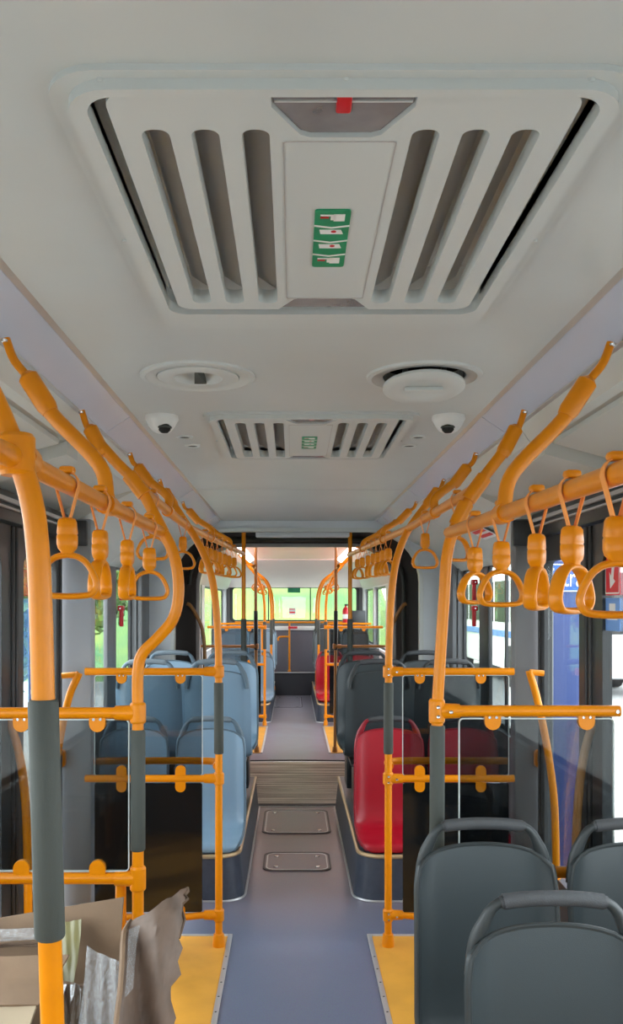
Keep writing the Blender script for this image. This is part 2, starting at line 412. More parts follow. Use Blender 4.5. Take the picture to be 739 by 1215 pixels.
# side walls with openings
wn = 0; dn = 0
for s in (-1, 1):
    def rr(y0, y1, z0, z1, r=.05): return rrect(y0, y1, z0, z1, r)
    wins = [(-1.95, -.1), (.1, 2.35), (4.6, 6.46)]
    holes = [rr(a, b + (.14 if a == 4.6 else 0), .84, 1.86) for a, b in wins] + [rr(2.68, 4.44, .02, 1.98, .02)]
    wl = MB().prism([(-2.2, -.05), (7.0, -.05), (7.0, 2.49), (-2.2, 2.49)], holes, s * 1.2, s * 1.26, 'YZ').make('wall_' + SIDE[s], WALLG)
    struct(wl, SIDE[s] + ' side wall of the front section, grey panelling with windows and a door opening', 'wall')
    winr = [(11.75, 13.4), (13.6, 15.2)]
    holes = [rr(a, b, .95, 1.84) for a, b in winr] + [rr(9.7, 11.4, .02, 1.9, .02)]
    wl2 = MB().prism([(8.9, -.05), (15.7, -.05), (15.7, 2.49), (8.9, 2.49)], holes, s * 1.2, s * 1.26, 'YZ').make('wall_' + SIDE[s], WALLL)
    struct(wl2, SIDE[s] + ' side wall of the rear section, light grey panelling', 'wall')
    # pillar between door and window
    p = MB().box(*sorted((s * 1.0 + .015, s * 1.2)), 4.18, 4.27, 0, 2.0, .012).make('wall_' + SIDE[s], WALLG if s > 0 else WALLM)
    struct(p, SIDE[s] + ' grey wall pillar between the front doors and the window', 'pillar')
    MB().box(*sorted((s * 1.0, s * 1.2)), 4.145, 4.178, 1.87, 1.99, .006).make('pillar_cap', DARK, p)
    # end post by bellows (dark)
    p2 = struct(MB().box(*sorted((s * 1.16, s * 1.2)), 6.62, 6.95, 0, 1.9, .01).make('trim_2', WALLG))
    # windows
    for (a, b) in wins + winr:
        wn += 1
        z0 = .84 if a < 8 else .95; z1 = 1.86 if a < 8 else 1.84
        fr = MB().prism(rr(a - .03, b + .03 + (.14 if a == 4.6 else 0), z0 - .03, z1 + .03, .06), [rr(a + .03, b - .03 + (.14 if a == 4.6 else 0), z0 + .03, z1 - .03, .04)], s * 1.238, s * 1.258, 'YZ').make('window_%d' % wn, DARK)
        struct(fr, SIDE[s] + ' side window, ' + ['behind the camera', 'beside the near seats', 'behind the first door', 'in the rear section', 'at the very back'][(wins + winr).index((a, b))], 'window')
        MB().box(*sorted((s * 1.245, s * 1.25)), a + .02, b - .02 + (.14 if a == 4.6 else 0), z0 + .02, z1 - .02).make('pane', GLASS, fr)
        if a == 4.6:
            m = MB(); m.box(*sorted((s * 1.23, s * 1.258)), 5.72, 6.0, z0, z1, .004)
            if s > 0: m.box(1.235, 1.25, 5.27, 5.30, z0, z1)
            m.make('mullion', DARK if s > 0 else WALLG, fr)
    # door (pair of leaves with curved grab rods)
    for (y0, y1, X, tag_) in ((2.72, 3.42, 1.135, 'near'), (3.46, 4.12, 1.135, 'far')):
        dn += 1
        d = MB().prism([(y0, .03), (y1, .03), (y1, 1.9), (y0, 1.9)], [rrect(y0 + .1, y1 - (.07 if tag_ == 'far' else .13), .40, 1.79, .05)], s * X - .018, s * X + .018, 'YZ').make('door_%d' % dn, DARK)
        struct(d, SIDE[s] + ' front doorway, ' + tag_ + ' glazed door leaf with dark frame', 'door')
        MB().box(s * X - .004, s * X + .004, y0 + .08, y1 - .08, .12, 1.84).make('glass_pane', GLASS, d)
        MB().box(s * X - .026, s * X + .026, y0 - .012, y0 + .02, .03, 1.9, .006).box(s * X - .026, s * X + .026, y1 - .02, y1 + .012, .03, 1.9, .006).make('rubber_seal', RUBBER, d)
        if tag_ == 'far':
            if s > 0: pts = [(1.06, 3.86, 1.295), (1.0, 3.86, 1.30), (1.0, 3.86, 1.295), (1.03, 3.86, 1.19), (1.07, 3.86, 1.0), (1.105, 3.86, .75), (1.115, 3.86, .45), (1.12, 3.86, .26)]
            else: pts = [(-1.04, 3.86, 1.285), (-.97, 3.86, 1.29), (-.97, 3.86, 1.285), (-1.01, 3.86, 1.19), (-1.05, 3.86, 1.0), (-1.085, 3.86, .75), (-1.095, 3.86, .45), (-1.10, 3.86, .26)]
            h = MB().tube(pts[1:], .0165, 12).tube([pts[0], pts[1]], .0135, 10).make('grab_rod', ORANGE, d)
        else:
            pts = [(s * 1.125, 3.38, 1.17), (s * 1.09, 3.38, 1.07), (s * 1.065, 3.38, .94), (s * 1.05, 3.38, .75), (s * 1.045, 3.38, .5), (s * 1.045, 3.38, .26)]
            MB().tube(pts, .0165, 12).make('grab_rod', BROWNO if s > 0 else ORANGE, d)
        if (s > 0 and tag_ == 'near') or (s < 0 and tag_ == 'far'):
            yc = 3.22 if s > 0 else 3.74
            xs = s * X - s * .006
            st = MB().prism(rrect(yc - .075, yc + .075, 1.63, 1.79, .01), [], xs - .0006, xs + .0006, 'YZ').make('warning_sticker', REDS, d)
            xs2 = xs - s * .001
            arrow = [(yc - .03, 1.77), (yc - .005, 1.77), (yc + .012, 1.70), (yc + .03, 1.715), (yc + .02, 1.655), (yc - .03, 1.68), (yc - .01, 1.69)]
            MB().prism(arrow, [], xs2 - .0004, xs2 + .0004, 'YZ').make('white_symbol', WHITES, st)
            MB().prism([(yc - .07, 1.635), (yc + .07, 1.635), (yc + .07, 1.785), (yc - .07, 1.785)], [[(yc - .065, 1.64), (yc + .065, 1.64), (yc + .065, 1.78), (yc - .065, 1.78)]], xs2 - .0004, xs2 + .0004, 'YZ').make('white_border', WHITES, st)
            zz0, zz1 = (1.15, 1.62) if s < 0 else (1.50, 1.62)
            st2 = MB().prism(rrect(yc - .075, yc + .075, zz0, zz1, .01), [], xs - .0006, xs + .0006, 'YZ').make('blue_poster', PALEB, d)
            m = MB()
            if s < 0:
                for zz in (1.22, 1.33, 1.42, 1.52): m.box(xs2 - .0004, xs2 + .0004, yc - .06 + random.random() * .03, yc + .03, zz, zz + .02)
            else: m.box(xs2 - .0004, xs2 + .0004, yc - .03, yc + .03, 1.57, 1.60).box(xs2 - .0004, xs2 + .0004, yc - .05, yc + .05, 1.54, 1.545)
            m.make('poster_print', WHITES, st2)
    hd = struct(MB().box(*sorted((s * 1.09, s * 1.24)), 2.62, 4.17, 1.905, 2.02, .008).make('trim_3', DARK), SIDE[s] + ' dark door header over the front doors', 'header')
    MB().box(*sorted((s * 1.075, s * 1.09)), 2.7, 4.1, 1.975, 1.99).box(*sorted((s * 1.075, s * 1.09)), 2.7, 4.1, 1.95, 1.957).make('header_slot', GREYPRINT, hd)
    # rear doors
    for y0, y1 in ((9.72, 10.54), (10.56, 11.38)):
        dn += 1
        d = MB().prism([(y0, .03), (y1, .03), (y1, 1.88), (y0, 1.88)], [rrect(y0 + .08, y1 - .08, .14, 1.8, .05)], s * 1.2, s * 1.235, 'YZ').make('door_%d' % dn, DARK)
        struct(d, SIDE[s] + ' rear section door leaf, ' + ('closer' if y0 < 10 else 'farther') + ' one', 'door')
        MB().box(s * 1.217 - .004, s * 1.217 + .004, y0 + .06, y1 - .06, .12, 1.82).make('glass_pane', GLASS, d)
wf = struct(MB().prism([(-1.26, -.05), (1.26, -.05), (1.26, 2.49), (-1.26, 2.49)], [rrect(-.85, .85, 1.05, 1.85, .1)], -2.24, -2.18, 'XZ').make('wall_front', WALLG), 'front wall with the windscreen, behind the camera', 'wall')
MB().box(-1.12, 1.12, -2.215, -2.205, .88, 2.07).make('windscreen', GLASS, wf)
# portal frames around the bellows
SHELL = [(-1.26, -.05), (1.26, -.05), (1.26, 2.49), (-1.26, 2.49)]
for nm, y0, y1, lab in (('wall_joint_front', 6.97, 7.03, 'light grey end frame where the front section meets the bellows'), ('wall_joint_rear', 8.87, 8.95, 'end frame where the bellows meet the rear section')):
    o = struct(MB().prism(SHELL, [arch(.985, 2.185, .0, .42)], y0, y1, 'XZ').make(nm, WALLL), lab, 'wall')
    MB().prism(arch(.995, 2.195, .0, .43), [arch(.965, 2.165, .005, .40)], y0 - .01, y1 + .01, 'XZ').make('edge_trim', COVE if 'front' in nm else WHITE, o)
# bellows (pleats)
rows = []; NP = 30
for i in range(NP * 2 + 1):
    y = 7.03 + (8.87 - 7.03) * i / (NP * 2); off = .0 if i % 2 else .045
    a = arch(1.0 + off, 2.2 + off, -.02, .43 + off, 10)
    rows.append([(p[0], y, p[1]) for p in a] + [(a[0][0], y, a[0][1])])
bl = MB().grid(rows).make('wall_bellows', BELL, None, 20); struct(bl, 'dark pleated fabric bellows tunnel of the articulated bus', 'bellows')
# white tube lamp and arch hoop inside bellows
hp = MB().band([(p[0], p[1]) for p in arch(.96, 2.17, .05, .40)][1:], .02, .02, False, Matrix.Translation((0, 7.9, 0))).make('bellows_hoop', SLEEVE)
tag(hp, 'dark grey hoop holding the middle of the bellows tunnel', 'hoop')
mb = MB(); mb.box(-.33, .42, 7.06, 7.16, 2.13, 2.175, .008)
tag(mb.make('joint_light_bar', WALLL), 'pale grey flat bar under the roof at the bellows entrance', 'light bar')
for s in (-1, 1):
    p = [(s * .93, 7.5, 1.60), (s * .90, 7.5, 1.58), (s * .85, 7.5, 1.50), (s * .80, 7.5, 1.38), (s * .78, 7.5, 1.2), (s * .78, 7.5, .9), (s * .78, 7.5, .0)]
    o = MB().tube(p, .016, 10).make('curved_grab_rod', BROWNO)
    tag(o, 'brown curved rod against the ' + SIDE[s] + ' side of the bellows', 'grab rod')
# turntable plate
b = MB(); rows = []
n = 0; y = 7.02
pts_ = []
b.prism([(-.98, 7.0), (.98, 7.0)] + [(.98 - 1.96 * i / 20, 8.86 + .10 * math.sin(math.pi * i / 20)) for i in range(21)], [], -.003, .004, 'XY')
tt = b.make('turntable_plate', RIBBED)
tag(tt, 'ribbed brownish metal turntable plate in the floor between the sections', 'floor plate')
b = MB()
y = 7.06
while y < 8.86:
    b.box(-.97, .97, y, y + .014, .004, .009); y += .062
b.make('ribs', RIBBED, tt)
MB().tube([(-.97, 8.865, .006)] + [(-.97 + 1.94 * i / 12, 8.87 + .10 * math.sin(math.pi * i / 12), .006) for i in range(1, 12)] + [(.97, 8.865, .006)], .011, 8).box(-.97, .97, 6.985, 7.03, .0, .012, .003).make('rubber_edge', RUBBER, tt)

# rear wall
RW = 15.62
rw = struct(MB().prism([(-1.26, -.05), (1.26, -.05), (1.26, 2.49), (-1.26, 2.49)], [rrect(-1.12, 1.12, 1.29, 1.89, .06)], RW, RW + .06, 'XZ').make('wall_back', WALLG), 'rear wall under and around the back window', 'wall')
wn += 1
fr = struct(MB().prism(rrect(-1.14, 1.14, 1.27, 1.91, .07), [rrect(-1.09, 1.09, 1.31, 1.87, .05)], RW - .01, RW + .05, 'XZ').box(.27, .29, RW, RW + .03, 1.3, 1.88).box(-.47, -.45, RW, RW + .03, 1.3, 1.88).make('window_%d' % wn, DARK), 'wide back window with a view of the green slope', 'window')
MB().box(-1.1, 1.1, RW + .02, RW + .026, 1.3, 1.88).make('pane', GLASS, fr)
# notices on the back window
tag(MB().box(.0 + -.12, .10, RW - .006, RW - .004, 1.79, 1.90).make('exit_sticker', GREENS), 'small green exit notice at the top of the back window', 'sticker')
st = tag(MB().box(-.10, .02, RW - .006, RW - .004, 1.40, 1.52).make('paper_notice', PAPER), 'pale paper notice low on the back window', 'notice')
MB().box(-.09, .01, RW - .0075, RW - .006, 1.49, 1.505).box(-.09, .01, RW - .0075, RW - .006, 1.43, 1.455).make('print', REDS, st)
# sloping bulkhead
b = MB(); prof = [(12.98, CZ + .01), (13.1, 2.245), (13.3, 2.225), (14.0, 2.12), (15.0, 1.98), (15.58, 1.9)]
b.grid([[(-1.18 + 2.36 * j, y, z) for j in (0, 1)] for y, z in prof], .02)
bh = struct(b.make('ceiling', PANELW), 'sloping white bulkhead with painted pink glow above the back window', 'ceiling')
# forbidden signs on bulkhead face
sg = thing('prohibition_sign_strip', 'white strip of five round red prohibition signs above the back window', 'sign', (-.05, 15.45, 2.0))
MB().box(-.33, .33, -.004, .0, -.10, .085, 0).make('backing', WHITES, sg)
for i in range(5):
    x = -.26 + i * .13
    c = MB().prism(circ(x, .03, .055, 24), [circ(x, .03, .04, 24)], -.008, -.004, 'XZ').make('red_ring', REDS, sg)
    MB().box(-.055, .055, -.0035, .0035, -.007, .007, 0, Matrix.Translation((x, -.008, .03)) @ Matrix.Rotation(R(45), 4, 'Y')).make('slash', REDS, c)
    b = MB()
    if i == 0: b.box(x - .008, x + .008, -.0065, -.004, .0, .06)
    elif i == 1: b.box(x - .025, x + .02, -.0065, -.004, .02, .03)
    elif i == 2: b.prism(circ(x + .008, .03, .02, 12), [], -.0065, -.004, 'XZ')
    elif i == 3: b.box(x - .02, x + .01, -.0065, -.004, .005, .02).box(x - .02, x - .008, -.0065, -.004, .02, .05)
    else: b.box(x - .028, x + .028, -.0065, -.004, .015, .045)
    b.make('pictogram', DKINK, c)
    MB().box(x - .045, x + .045, -.0065, -.004, -.075, -.055).make('caption', GREYPRINT, c)
tag(MB().box(.55, .67, 15.38, 15.39, 1.90, 2.03, 0).make('red_notice', REDS), 'small red notice hanging at the right of the rear bulkhead', 'notice')

# rear step and lower panel
st = struct(MB().box(-1.2, 1.2, 15.4, 15.62, 0, .40, .0).make('trim_4', PODT), 'dark step riser at the end of the aisle', 'step')
MB().box(-.45, .42, 15.385, 15.40, .385, .41, .003).make('nosing', TRIMAL, st)
MB().box(-1.2, 1.2, 15.56, 15.61, .40, 1.13, .0).make('lower_panel', mat('rear_panel', (.14, .13, .15), .5), rw)
MB().box(-1.2, 1.2, 15.50, 15.615, 1.13, 1.2, .01).make('ledge', WHITE, rw)
t = thing('rear_handrail', 'yellow handrail with a central post in front of the back window', 'handrail', (-.09, 15.46, .40))
MB().cyl((-.95, 0, .87), (1.05, 0, .87), .0175, 12).make('rail', ORANGE, t)
MB().cyl((0, 0, 0), (0, 0, .87), .0175, 12).lathe([(0, 0), (.03, 0), (.03, .02), (.0175, .05)], seg=16).make('post', ORANGE, t)
MB().tube([(0, 0, .62), (-.10, -.0, .62), (-.17, -.02, .615), (-.20, -.02, .58), (-.19, -.02, .55)], .016, 10).make('side_handle', ORANGE, t)
MB().box(-.02, .14, -.03, -.015, .76, .80, .004).make('red_tag', REDP, t)

# ------------------------------------------------------------------ podiums, yellow floor zones, floor covers
def podium(s, y0, y1, lab, xb=.30, xt=.325, zt=.243):
    t = thing('wheel_podium', lab, 'podium', (s * .75, y0, 0))
    def lp(xi, ins):
        pts = []
        r = .13
        for i in range(9):
            a = R(180 + 90 * i / 8); pts.append((s * (xi + r + r * math.cos(a)) - s * .75, ins + r + r * math.sin(a)))
        # order: from inner side towards the front
        return [(s * xi - s * .75, y1 - y0)] + pts + [(s * 1.19 - s * .75, ins), (s * 1.19 - s * .75, y1 - y0)]
    lo, hi = lp(xb, 0), lp(xt, .02)
    b = bmesh.new(); V0 = [b.verts.new((x, y, .0)) for x, y in lo]; V1 = [b.verts.new((x, y, zt)) for x, y in hi]
    n = len(V0)
    for i in range(n): b.faces.new((V0[i], V0[(i + 1) % n], V1[(i + 1) % n], V1[i]))
    b.faces.new(V1)
    m = MB(); m._add(b); m.make('podium_body', PODB, t)
    MB().tube([(x, y, zt - .006) for x, y in hi[:11]], .012, 8, 1, raw=True).make('edge_trim', BRASS, t)
    MB().tube([(x - s * .006, y - .004, .004) for x, y in lo[:11]], .007, 6, 1, raw=True).make('base_trim', TRIMAL, t)
    return t
podium(1, 4.74, 6.93, 'right rounded blue grey podium under the red seats')
podium(-1, 4.74, 6.93, 'left rounded dark podium under the blue seats before the bellows')
podium(1, 11.85, 15.38, 'right rounded podium at the far rear below a red seat', .29, .31)
podium(-1, 11.85, 15.38, 'left rounded podium at the far rear below blue seats', .33, .35)
for s in (-1, 1):
    for (y0, y1, lab) in ((-.5, 4.24, 'orange yellow door-area floor panel on the %s near the camera'), (9.45, 11.45, 'yellow door-area floor panel on the %s beyond the bellows')):
        xi = .345 if y0 < 5 else .375
        t = thing('yellow_floor_panel', lab % SIDE[s], 'floor panel', (s * .75, y0, .0))
        MB().box(*sorted((s * xi - s * .75, s * 1.11 - s * .75)), 0, y1 - y0, .0, .006).make('mat', YEL, t)
        e = MB().box(*sorted((s * xi - s * .75, s * (xi - .022) - s * .75)), 0, y1 - y0 + .022, .0, .010, .002)
        e.box(*sorted((s * xi - s * .75, s * 1.11 - s * .75)), y1 - y0, y1 - y0 + .022, .0, .010, .002).make('edging', TRIMAL, t)
        if y0 < 5:
            b = MB()
            for k in range(12): b.lathe([(0, .0115), (.004, .011), (.005, .0095)], (s * (xi - .011) - s * .75, 3.0 + .135 * k, 0), 8)
            b.make('edging_screws', DARK, t)
        if y0 < 5 and s < 0:
            for (px, py, rr_) in ((.30, 3.80, .035), (.33, 3.66, .02), (.20, 4.02, .016)):
                pts = []
                for k in range(14):
                    a = 2 * math.pi * k / 14; q = rr_ * (.6 + .7 * random.random()); pts.append((px + 1.9 * q * math.cos(a), py + q * math.sin(a)))
                MB().prism(pts, [], .006, .0075, 'XY').make('torn_tape', mat('old_tape', (.42, .36, .25), .7), t)
for (x0, x1, y0, y1, lab) in ((-.215, .20, 5.28, 5.68, 'smaller rounded floor hatch, nearer one in the aisle'), (-.25, .235, 6.14, 6.84, 'larger rounded floor hatch just before the turntable'), (-.33, .12, 13.6, 15.1, 'rounded floor hatch at the far end of the aisle')):
    o = MB().prism(rrect(x0, x1, y0, y1, .07), [], .0, .003, 'XY').make('floor_hatch', FLOOR)
    tag(o, lab, 'floor hatch')
    MB().prism(rrect(x0, x1, y0, y1, .07), [rrect(x0 + .012, x1 - .012, y0 + .016, y1 - .016, .062)], .003, .006, 'XY').make('rim', mat('hatch_rim', (.08, .07, .07), .5), o)
    MB().prism(rrect(x0 + .02, x1 - .02, y0 + .024, y1 - .024, .055), [rrect(x0 + .026, x1 - .026, y0 + .034, y1 - .034, .05)], .003, .0055, 'XY').make('inner_rim', TRIMAL, o)
    for cx in (x0 + .08, x1 - .08):
        for cy in (y0 + .09, y1 - .09):
            MB().lathe([(0, .006), (.014, .006), (.016, .003)], (cx, cy, 0), 12).make('screw', METAL, o)

# ------------------------------------------------------------------ ceiling hatches
def make_hatch():
    t = thing('roof_hatch', 'x', 'roof hatch', (HC, H1[0], CZ), 0, 'louvred roof hatches')
    L = H1[1] - H1[0]; W = .375
    fr = MB()
    fr.prism(rrect(-W, W, 0, L, .07), [rrect(-.333, .333, .032, L - .123, .045)], -.008, .0, 'XY')
    fr.prism(rrect(-.352, .352, .016, L - .028, .06), [rrect(-.328, .328, .033, L - .126, .04)], -.022, .0, 'XY')
    f = fr.make('frame', HATCH, t)
    for (x, y) in ((0, .02), (-.3, .02), (.3, .02), (-.362, .5), (.362, .5), (-.3, L - .02), (.3, L - .02)):
        MB().lathe([(0, -.012), (.005, -.0115), (.006, -.008)], (x, y, 0), 10).make('screw', HATCH, f)
    # recess
    MB().box(-.34, .34, .025, L - .115, .085, .095).box(-.345, -.335, .025, L - .115, 0, .095).box(.335, .345, .025, L - .115, 0, .095).box(-.34, .34, .018, .028, 0, .095).box(-.34, .34, L - .12, L - .11, 0, .095).make('recess', BAFFLE, t)
    p0, p1 = .036, .80
    holes = []
    for x in (-.250, -.183, -.115, .115, .183, .250):
        holes.append(rrect(x - .019, x + .019, p0 + .082, p1 - .036, .016, 4))
    def notch(yb, yt, wb, wt):  # trapezoid
        return [(-wb, yb), (wb, yb), (wt, yt), (-wt, yt)]
    # panel outline with two notches cut at the ends
    o = rrect(-.303, .303, p0, p1, .03, 5)
    o2 = []
    for q in o: o2.append(q)
    # insert notches: outline order CCW starting at right-top corner -> left-top -> left-bottom -> right-bottom
    k = 6
    top = [(.095, p1), (.062, p1 - .058), (.050, p1 - .064), (-.050, p1 - .064), (-.062, p1 - .058), (-.095, p1)]
    bot = [(-.092, p0), (-.092, p0 + .03), (-.055, p0 + .094), (-.042, p0 + .101), (.042, p0 + .101), (.055, p0 + .094), (.092, p0 + .03), (.092, p0)]
    out = o[:k] + top + o[k:3 * k] + bot + o[3 * k:]
    MB().prism(out, holes, -.024, .004, 'XY').make('louvre_panel', HATCH, t)
    # slanted louvre blades behind the slots
    for x in (-.250, -.183, -.115, .115, .183, .250):
        s = -1 if x < 0 else 1
        MB().poly([(x - s * .024, p0 + .07, .004), (x + s * .024, p0 + .07, .035), (x + s * .024, p1 - .03, .035), (x - s * .024, p1 - .03, .004)], .004).make('louvre_blade', BAFFLE, t)
    # raised centre plate lines
    MB().prism(rrect(-.078, .078, p0 + .11, p1 - .065, .004, 2), [rrect(-.0765, .0765, p0 + .1115, p1 - .0665, .004, 2)], -.0252, -.0238, 'XY').make('centre_seam', GREYPRINT, t)
    # covers
    c = MB().prism([(-.09, p0 - .005), (.09, p0 - .005), (.09, p0 + .03), (.054, p0 + .093), (.041, p0 + .099), (-.041, p0 + .099), (-.054, p0 + .093), (-.09, p0 + .03)], [], -.018, -.014, 'XY').make('clear_cover', CLEARP, t)
    MB().box(-.088, .088, p0 + .024, p0 + .027, -.02, -.014).make('cover_ridge', HATCH, c)
    MB().box(-.009, .011, p0 - .002, p0 + .050, -.022, -.012, .003).make('red_lever', REDP, t)
    MB().box(-.089, .089, p0, p0 + .098, .02, .024).make('cover_back', mat('hatch_handle_grey', (.55, .52, .53), .25), t)
    c = MB().prism([(-.09, p1 + .002), (.09, p1 + .002), (.060, p1 - .057), (.049, p1 - .062), (-.049, p1 - .062), (-.060, p1 - .057)], [], -.018, -.014, 'XY').make('clear_cover', CLEARP, t)
    MB().box(-.09, .09, p1 - .05, p1, .01, .014).make('cover_back', mat('hatch_cover_lilac', (.55, .50, .62), .2), t)
    MB().box(-.012, .012, p1 - .045, p1 - .01, -.006, .002, .003).make('red_lever', REDP, t)
    # green sticker
    y0, y1 = .345, .572
    st = MB().prism(rrect(-.029, .029, y0, y1, .006, 3), [], -.0262, -.024, 'XY').make('safety_sticker', GREENS, t)
    b = MB(); b2 = MB(); b3 = MB()
    hh = (y1 - y0) / 4
    for i in range(1, 4):
        y = y0 + hh * i
        b.prism([(-.029, y - .004), (0, y + .004), (.029, y - .004), (.029, y + .001), (0, y + .009), (-.029, y + .001)], [], -.0268, -.0262, 'XY')
    b.make('chevron', WHITES, st)
    b3 = MB()
    for i in (1, 2):
        y = y0 + hh * (i + .45)
        k = MB().prism([(-.020, y - .012), (.016, y - .012), (.020, y + .004), (-.018, y + .004)], [], -.0268, -.0262, 'XY').make('white_pictogram', WHITES, st)
        MB().prism(circ(.004, y - .006, .0045, 10), [], -.0272, -.0268, 'XY').make('red_pictogram', REDP, st)
    for i in (0, 3):
        y = y0 + hh * (i + .5)
        MB().box(-.02, .0, y - .013, y - .008, -.0268, -.0262).box(-.003, .004, y - .013, y + .006, -.0268, -.0262).box(.002, .02, y - .014, y + .010, -.0268, -.0262).make('white_pictogram', WHITES, st)
        MB().box(-.02, -.006, y - .006, y - .001, -.0272, -.0268).make('red_pictogram', REDP, st)
    for c in kids(t):
        if c.name.split('.')[0] not in ('frame', 'recess'):
            for o_ in [c] + kids(c):
                for v in o_.data.vertices: v.co.z += .009 - .015 * (v.co.y - .036) / .76
    return t
h1 = make_hatch()
h1['label'] = 'large louvred cream roof hatch with green sticker, nearest the camera'
h2 = copy_tree(h1); h2.location.y = H2[0]; h2['label'] = 'farther louvred roof hatch, between the two dome cameras'

# round vents
def vent(x, y, is_open, lab):
    t = thing('round_air_vent', lab, 'air vent', (x, y, CZ), 0, 'round ceiling vents')
    MB().lathe([(.165, 0), (.163, -.006), (.150, -.008), (.145, -.005), (.125, -.006), (.118, -.002), (.118, .03)]).make('outer_ring', HATCH, t)
    MB().lathe([(.118, 0), (.118, .07), (0, .07)]).make('cup', BLACK, t)
    f = MB()
    prof = [(0, .012), (.05, .012), (.06, -.004), (.095, -.007), (.113, -.004), (.115, .002), (.10, .006), (0, .016)]
    if not is_open:
        f.lathe([(0, .022), (.035, .019), (.06, .008), (.070, -.008), (.105, -.010), (.116, -.006), (.116, .003), (.07, .012), (0, .026)])
        o = f.make('flap', HATCH, t)
        MB().prism([(-.018, .068), (.018, .068), (.003, -.066), (-.003, -.066)], [], -.006, .02, 'XY').make('wedge', SLEEVE, o)
    else:
        M = Matrix.Translation((-.004, -.02, -.036)) @ Matrix.Rotation(R(-9), 4, 'X')
        f.lathe([(0, -.0), (.05, -.0), (.062, -.008), (.105, -.010), (.116, -.004), (.116, .003), (0, .006)], M=M)
        o = f.make('flap', HATCH, t)
        MB().box(-.055, .055, -.006, .006, -.012, 0, .003, M @ Matrix.Rotation(R(0), 4, 'Z')).make('finger_ridge', HATCH, o)
        MB().box(-.06, -.045, -.0, .02, -.03, .03, .002).box(.05, .065, -.0, .02, -.03, .03, .002).make('hinge', SLEEVE, t)
    return t
vent(*VENTS[0], False, 'closed round ceiling vent left of centre')
vent(*VENTS[1], True, 'open round ceiling vent with lowered flap right of centre')
# dome cameras
for x, lab in ((-.488, 'white dome camera on the left of the second hatch'), (.506, 'white dome camera on the right of the second hatch')):
    t = thing('dome_camera', lab, 'camera', (x, 3.07, CZ), 0, 'dome cameras')
    MB().lathe([(.057, 0), (.058, -.012), (.052, -.022), (.046, -.034), (.034, -.05), (.02, -.058), (0, -.06)]).make('housing', WHITE, t)
    sx = .012 if x < 0 else -.006
    MB().lathe([(0, -.020), (.012, -.018), (.020, -.010), (.023, 0), (.02, .01)], (sx, -.022, -.044), 20).make('lens', BLACK, t)
    MB().lathe([(.024, .004), (.026, .0), (.024, -.004)], (sx, -.022, -.044), 20).make('lens_ring', SLEEVE, t)
for i, (x, y) in enumerate(((-.455, 3.45), (-.445, 3.64), (.455, 3.45), (.445, 3.64))):
    o = MB().lathe([(0, -.002), (.02, -.002), (.025, -.006), (.032, -.004), (.033, 0)], (0, 0, 0), 20).make('ceiling_spotlight', HATCH)
    o.location = (x, y, CZ); tag(o, 'tiny round ceiling fitting, %s of the pair beside the %s dome camera' % ('nearer' if y < 3.5 else 'farther', 'left' if x < 0 else 'right'), 'fitting')
    MB().lathe([(0, -.003), (.019, -.003)], (0, 0, 0), 16).make('dark_centre', SLEEVE, o)

# ------------------------------------------------------------------ poles and rails
PR = .0172
def clamp(parent, x, y, z, dx=0, dy=0, h=.058, r=.0245, m=None, screws=False):
    b = MB(); b.tube([(x, y, z - h / 2), (x, y, z + h / 2)], r, 16, raw=True)
    b.tube([(x, y, z - h / 2 - .006), (x, y, z - h / 2)], [r * .85, r], 16, raw=True).tube([(x, y, z + h / 2), (x, y, z + h / 2 + .006)], [r, r * .85], 16, raw=True)
    if dx: b.tube([(x + dx * .01, y, z), (x + dx * .068, y, z)], [r * .98, .0215], 16, raw=True)
    if dy: b.tube([(x, y + dy * .01, z), (x, y + dy * .06, z)], [r * .98, .0215], 16, raw=True)
    o = b.make('clamp', m or ORANGE, parent)
    if screws:
        b = MB()
        for (sx, sz) in ((0.0, .014), (0.0, -.014), (dx * .038, 0)):
            b.lathe([(0, 0), (.0045, -.001), (.0055, -.004)], (0, 0, 0), 10, Matrix.Translation((x + sx, y - r * 1.0 - .001, z + sz)) @ Matrix.Rotation(R(90), 4, 'X') @ Matrix.Rotation(R(180), 4, 'X'))
        b.make('screw', METAL, o)
    return o
def neck(parent, top, nxt, m=None):
    # thin flattened hook into the ceiling rail, then thick sleeve
    T = Vector(top); N = Vector(nxt); d = (N - T)
    b = MB(); b.tube([T + Vector((0, 0, .005)), T + d * .25 + Vector((0, 0, -.012)), T + d * .6], .0095, 10)
    b.make('hook', m or ORANGE, parent)
    MB().lathe([(0, -.006), (.007, -.005), (.008, 0)], (T.x, T.y - .012, T.z), 10).make('bolt', METAL, parent)
